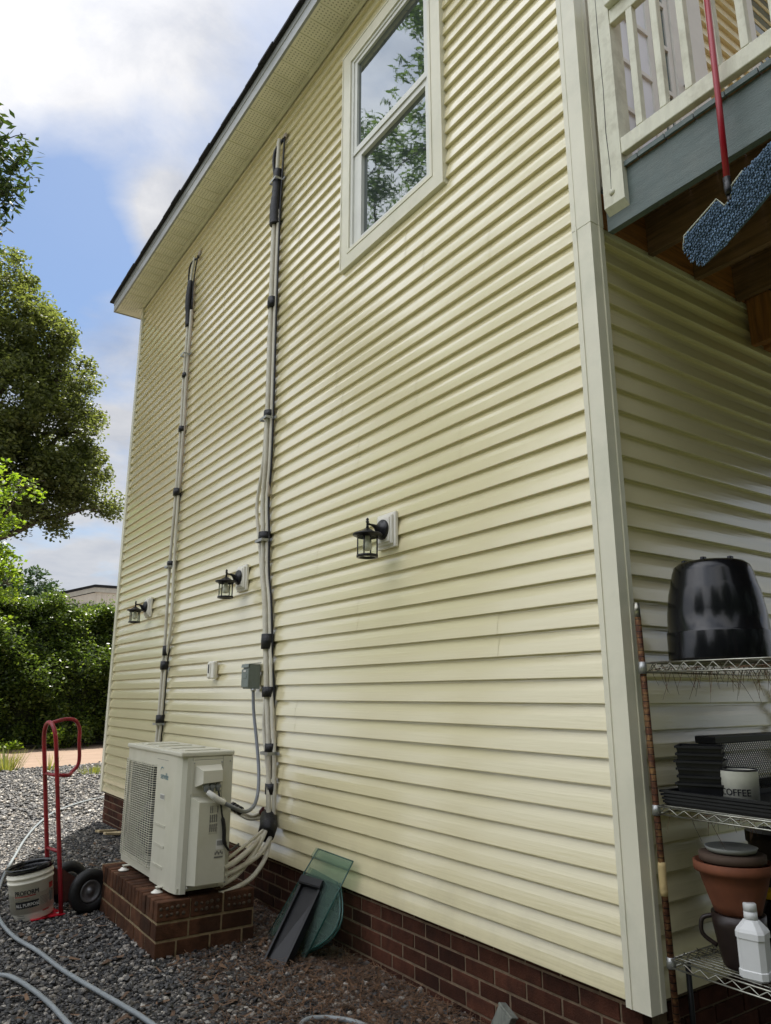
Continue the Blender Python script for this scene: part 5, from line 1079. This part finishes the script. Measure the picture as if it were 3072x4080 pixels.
tag(b.build('leaf_debris', mat('dark leaf debris', (0.05, 0.045, 0.035), 0.9, island=0.6)), 'dark leaf debris lying on the bottom wire shelf', 'debris', kind='stuff')

# ------------------------------------------------------------------ vegetation
def leaves(centers, radii, npc, size, flat=0.5, aspect=0.55, droop=0.0):
    """clusters of small folded leaves; centers (N,3), radii (N,), npc leaves each -> quads"""
    n = len(centers) * npc; C_ = np.repeat(centers, npc, 0); Rr = np.repeat(radii, npc)
    d = RNG.normal(size=(n, 3)); d /= np.linalg.norm(d, axis=1)[:, None]; p = C_ + d * (Rr * RNG.random(n) ** 0.45)[:, None] * np.array([1, 1, 1 - 0.35 * flat])
    a = RNG.normal(size=(n, 3)); a[:, 2] = a[:, 2] * 0.55 - droop; a /= np.linalg.norm(a, axis=1)[:, None]
    up = RNG.normal(size=(n, 3)) * 0.75 + np.array([0, 0, 1.0]); b_ = np.cross(a, up); b_ /= np.linalg.norm(b_, axis=1)[:, None] + 1e-6
    s = size * RNG.uniform(0.65, 1.3, n)[:, None]; V = np.zeros((n, 4, 3), dtype=np.float32)
    V[:, 0] = p - a * s * .5; V[:, 1] = p + b_ * s * aspect * .5; V[:, 2] = p + a * s * .5; V[:, 3] = p - b_ * s * aspect * .5
    return V.reshape(-1, 3)
def ellip_shell(c, r, n, inner=0.55, zmin=-1):
    d = RNG.normal(size=(n * 2, 3)); d /= np.linalg.norm(d, axis=1)[:, None]; d = d[d[:, 2] > zmin][:n]
    return np.array(c) + d * np.array(r) * (inner + (1 - inner) * RNG.random(len(d)) ** 0.5)[:, None]
def limb(mb, a, b_, r0, r1, wig=0.3, n=6, seg=7):
    a, b_ = Vector(a), Vector(b_); pts = [a.lerp(b_, i / n) + Vector((random.uniform(-wig, wig), random.uniform(-wig, wig), random.uniform(-wig, wig))) * (1 if 0 < i < n else 0) for i in range(n + 1)]
    mb.tube(pts, [r0 + (r1 - r0) * i / n for i in range(n + 1)], seg)
def tree(name, label, base, blobs, ncl, npc, clr, leaf, mt, trunk_r=0.3, flat=0.4, aspect=0.55, group=None, limbs=True, droop=0.0):
    t = thing(name, label, 'tree', base, group)
    cs = []; tot = sum(r[0] * r[2] for c, r in blobs)
    for c, r in blobs: cs.append(ellip_shell(c, r, max(4, int(ncl * r[0] * r[2] / tot)), 0.5))
    cs = np.concatenate(cs); rd = RNG.uniform(0.6, 1.25, len(cs)) * clr
    V = leaves(cs, rd, npc, leaf, flat, aspect, droop) - np.array(base, dtype=np.float32)
    bulk('crown', V, 4, mt, t)
    b = MB(); top = blobs[0][0]
    limb(b, base, (top[0] * .6 + base[0] * .4, top[1] * .6 + base[1] * .4, top[2] * .8), trunk_r, trunk_r * .5, 0.4 * trunk_r)
    if limbs:
        rr = random.Random(len(blobs))
        for c, r in blobs:
            p0 = Vector(base) + (Vector((top[0], top[1], top[2] * .8)) - Vector(base)) * rr.uniform(.35, .7); limb(b, p0, c, trunk_r * .4, trunk_r * .15, 0.12 * max(r))
            for k in range(4): d = Vector((rr.uniform(-1, 1) * r[0], rr.uniform(-1, 1) * r[1], rr.uniform(-.7, .9) * r[2])) * .8; limb(b, Vector(c), Vector(c) + d, trunk_r * .16, trunk_r * .05, 0.08 * max(r))
    b.build('trunk', M['bark'], t); return t
# big oak left of the house
tree('oak_tree', 'large spreading oak with dense crown beyond the drive at left', (0.5, 36.0, 0),
     [((2.2, 36, 18.5), (2.6, 3, 3.4)), ((-1.5, 36.5, 19.0), (4, 3.5, 4.0)), ((4.2, 35.6, 17.2), (2.0, 2.4, 2.4)), ((5.6, 35.4, 16.2), (1.5, 1.8, 1.7)), ((3.0, 35.4, 14.2), (3.4, 3, 2.4)), ((5.9, 35.5, 13.3), (2.4, 2.3, 1.9)), ((6.4, 35.4, 11.4), (2.1, 2.0, 1.3)), ((4.0, 35.2, 10.9), (3.2, 2.6, 1.9)), ((1.0, 35.2, 11.5), (3.5, 3, 2.6)), ((-2, 36, 13), (4, 3.5, 3.5)), ((5.2, 35.2, 9.5), (1.5, 1.5, 0.8)), ((7.6, 35.4, 10.1), (1.0, 1.1, 0.8))],
     760, 230, 0.82, 0.19, M['oak'], 0.55)
# bright tree at the left edge, in front of the hedge
tree('maple_tree', 'bright yellow green young tree at the left edge in front of the hedge', (0.3, 17.0, 0),
     [((1.2, 17, 5.5), (0.95, 1.2, 1.0)), ((2.25, 17, 5.85), (0.45, 0.5, 0.20)), ((2.0, 17, 5.05), (0.55, .6, .30)), ((1.3, 17, 3.9), (1.0, 1.2, .9)), ((2.0, 17.0, 4.35), (0.40, .5, .40)), ((2.1, 17, 3.75), (0.34, .6, .40)), ((1.6, 17, 3.0), (0.55, .8, .55))],
     105, 40, 0.24, 0.115, M['maple'], 0.07)
# overhanging leafy branch, upper left
tree('pecan_tree', 'dark leafy branch reaching in at the upper left edge', (-1.6, 10.2, 0), [((0.50, 10, 8.80), (0.42, 0.6, 0.22)), ((0.40, 10, 8.40), (0.50, .6, .26)), ((0.42, 10, 7.95), (0.42, .6, .22)), ((0.44, 10, 7.5), (0.36, .5, .2)), ((-0.4, 10, 8.2), (0.8, 0.8, 1.0))], 230, 18, 0.21, 0.15, M['pecan'], 0.06, 0.4, 0.30, droop=0.35)
# distant trees behind the hedge
tree('distant_tree', 'dark rounded distant tree rising behind the hedge left of the cream building', (10.0, 72.0, 0), [((10.2, 72, 8.5), (3.2, 3, 4.2)), ((8.6, 72, 8), (2.6, 3, 4.0)), ((12.6, 72, 8), (2.4, 3, 3.2)), ((14.6, 72, 7.2), (2.2, 3, 2.6))], 260, 60, 0.85, 0.42, M['far'], 0.4)
tree('distant_tree', 'lower distant tree just left of the cream building roof', (16.6, 74.0, 0), [((16.4, 74, 6.6), (2.6, 3, 3.4)), ((18.2, 74, 6.2), (2.4, 3, 3.0))], 120, 60, 0.85, 0.42, M['far'], 0.35)
# tall trees across the yard: seen only as reflections in the window
tree('pine_tree', 'tall loose pine across the yard reflected in the upper window', (-4.1, 13.2, 0), [((-3.55, 12.9, 14.4), (0.75, .8, 1.4)), ((-4.2, 13.2, 12.6), (1.0, 1.0, 1.2)), ((-3.75, 13, 10.8), (1.2, 1.1, 1.3)), ((-4.3, 13.4, 9.2), (1.7, 1.4, 1.3)), ((-4.0, 13, 7.2), (1.7, 1.5, 1.2))], 150, 60, 0.42, 0.20, M['pine'], 0.2, 0.3, 0.25)
tree('pine_tree', 'taller pine across the yard whose top reaches the window reflection edge', (-3.0, 9.6, 0), [((-2.9, 9.6, 15.6), (1.0, 1, 2.0)), ((-3.0, 9.8, 12.6), (1.3, 1.2, 1.7)), ((-3.3, 10.0, 10.0), (1.7, 1.4, 1.6)), ((-3.2, 10, 7.6), (1.6, 1.4, 1.3))], 150, 60, 0.42, 0.20, M['pine'], 0.22, 0.3, 0.25)
tree('shade_tree', 'round green tree across the yard reflected low in the window', (-7.2, 19.0, 0), [((-6.6, 19, 10.6), (2.2, 2, 2.0)), ((-8.2, 19.5, 10.0), (2.4, 2, 2.2)), ((-6.8, 19, 7.6), (3, 2.4, 2.2)), ((-9, 20, 7), (3, 3, 2.4))], 190, 60, 0.6, 0.22, M['maple'], 0.3)

# unseen leaf mass added behind and left of the camera to block sky light and reflect
n = 2400; th = RNG.uniform(R(150), R(335), n); rad = RNG.uniform(10.0, 13.5, n) - 2.0 * (th > R(215)); c = np.stack([1.5 + rad * np.cos(th), 1.0 + rad * np.sin(th), 0.4 + (7.0 + 1.5 * (th > R(205))) * RNG.random(n) ** 0.8 * (0.80 + 0.25 * np.sin(th * 9) + 0.15 * np.sin(th * 23))], 1)
c = c[(th < R(296)) | (RNG.random(n) < 0.42)]; o = bulk('shade_foliage', leaves(c, RNG.uniform(0.7, 1.3, len(c)), 26, 0.42, 0.3, 0.7), 4, M['pecan']); tag(o, 'added mass of leaves out of view, blocking low sky light from the walls', 'woods', kind='stuff')

# hedge along the drive
hg = thing('hedge', 'tall dense clipped evergreen hedge beyond the dirt drive', 'hedge', (5.0, 25.0, 0))
def hz(x): return 4.25 + 0.16 * np.sin(x * 1.7) + 0.12 * np.sin(x * 4.1 + 1) + 0.30 * np.exp(-((x - 2.6) / .9) ** 2) - 0.18 * np.exp(-((x - 5.2) / .5) ** 2) + 0.1 * np.exp(-((x - 6.3) / .5) ** 2)
def hy(x): return 23.55 + 0.20 * (x - 3.0) + 0.12 * np.sin(x * 2.3)
V = []
n = 3800; xs = RNG.uniform(-4, 11, n); front = RNG.random(n) < 0.66
zt_ = hz(xs); c = np.zeros((n, 3)); c[:, 0] = xs
c[:, 2] = np.where(front, RNG.uniform(0.03, 1, n) * zt_, zt_ - RNG.random(n) * 0.3)
bul = 0.22 * np.sin(xs * 3.1 + c[:, 2] * 2.3) + 0.20 * np.sin(xs * 1.3 - c[:, 2] * 3.7) + 0.12 * np.sin(xs * 7.3 + c[:, 2] * 6.1)
c[:, 1] = hy(xs) + np.where(front, RNG.random(n) * 0.30 + bul + 0.85 * np.maximum(c[:, 2] - 2.5, 0), RNG.uniform(1.0, 2.9, n))
sp_up = RNG.random(n) < 0.06; c[sp_up & ~front, 2] += 0.25
V = leaves(c, RNG.uniform(0.20, 0.38, n), 40, 0.105, 0.1, 0.55) - np.array([5.0, 25.0, 0], dtype=np.float32)
bulk('foliage', V, 4, M['hedge'], hg)
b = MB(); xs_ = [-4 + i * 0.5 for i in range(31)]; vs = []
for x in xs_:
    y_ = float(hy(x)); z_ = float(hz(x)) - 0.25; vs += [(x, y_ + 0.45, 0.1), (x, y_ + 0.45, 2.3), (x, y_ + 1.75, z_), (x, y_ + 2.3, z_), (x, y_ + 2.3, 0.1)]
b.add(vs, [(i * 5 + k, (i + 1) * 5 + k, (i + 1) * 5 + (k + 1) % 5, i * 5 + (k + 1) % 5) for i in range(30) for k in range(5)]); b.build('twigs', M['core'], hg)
def tuft(name, lab, x, y, n, h, spread, mt, cat='weeds'):
    V = np.zeros((n, 4, 3), dtype=np.float32); a = RNG.uniform(0, 6.28, n); r_ = spread * RNG.random(n) ** 0.7; L = h * RNG.uniform(.5, 1.1, n); lean_ = RNG.uniform(.2, .8, n); w_ = 0.006 + 0.004 * RNG.random(n)
    bx, by = x + r_ * np.cos(a), y + r_ * np.sin(a); d = np.stack([np.cos(a), np.sin(a)], 1); p = np.stack([-d[:, 1], d[:, 0]], 1)
    V[:, 0, :2] = np.stack([bx, by], 1) - p * w_[:, None]; V[:, 1, :2] = np.stack([bx, by], 1) + p * w_[:, None]
    V[:, 2, :2] = np.stack([bx, by], 1) + d * (L * lean_)[:, None] + p * (w_ * .3)[:, None]; V[:, 3, :2] = np.stack([bx, by], 1) + d * (L * lean_)[:, None] - p * (w_ * .3)[:, None]; V[:, 2, 2] = L; V[:, 3, 2] = L
    tag(bulk(name, V.reshape(-1, 3), 4, mt), lab, cat)
tuft('grass_tuft', 'dry spiky grass tuft on the gravel edge at far left', 2.62, 17.5, 170, 0.42, 0.28, M['grass'])
tuft('grass_tuft', 'small grass tuft on gravel beside the house corner', 3.95, 15.9, 120, 0.16, 0.30, M['grass'])
tuft('grass_tuft', 'thin grass sprig behind the hand truck handle', 3.35, 17.0, 30, 0.32, 0.12, M['grass'])
V = leaves(np.stack([RNG.uniform(2.2, 3.7, 60), RNG.uniform(22.4, 23.1, 60), RNG.uniform(0.05, 0.28, 60)], 1), np.full(60, 0.12), 14, 0.11, 0.3); tag(bulk('weed_patch', V, 4, M['maple']), 'sunlit green weeds at the foot of the hedge on the left', 'weeds')
V = leaves(np.stack([RNG.uniform(4.4, 4.75, 24), RNG.uniform(23.0, 23.2, 24), RNG.uniform(0.1, 0.55, 24)], 1), np.full(24, 0.12), 14, 0.10, 0.3); tag(bulk('weed_patch', V, 4, M['maple']), 'sunlit weeds at the hedge foot behind the hand truck', 'weeds')

# ------------------------------------------------------------------ cream building beyond the hedge
bd = thing('building', 'cream outbuilding with dark sloping roof edge showing above the hedge', 'building', (10.5, 41.5, 0))
b = MB(); b.prism([(7.85, 0), (9.30, 0), (9.30, 6.72), (7.85, 6.28)], 1, 40.1, 47); b.box(9.30, 15, 40.1, 47, 0, 6.75); wl = b.build('wall', M['bld'], bd)
b = MB()
for i in range(26): x = 7.95 + i * 0.27; b.box(x, x + 0.03, 40.075, 40.098, 0, 6.2 if x < 9.3 else 6.72)
b.build('battens', M['bld'], wl)
b = MB(); b.prism([(7.50, 6.20), (9.15, 6.72), (15.2, 6.78), (15.2, 7.02), (9.15, 6.96), (7.50, 6.44)], 1, 40.0, 40.07); b.build('fascia', M['bld2'], bd)
b = MB(); b.prism([(7.42, 6.445), (9.15, 6.97), (15.3, 7.03), (15.3, 7.15), (9.15, 7.10), (7.42, 6.56)], 1, 39.93, 47.3); b.build('roof', M['shingle'], bd)
for x in (8.08, 8.62, 9.12):
    b = MB(); b.box(x - 0.04, x + 0.42, 40.04, 40.074, 5.3, 6.12); w_ = b.build('window', M['bld2'], wl); MB().box(x + 0.02, x + 0.36, 40.03, 40.0395, 5.34, 6.06).build('pane', M['dark'], w_)
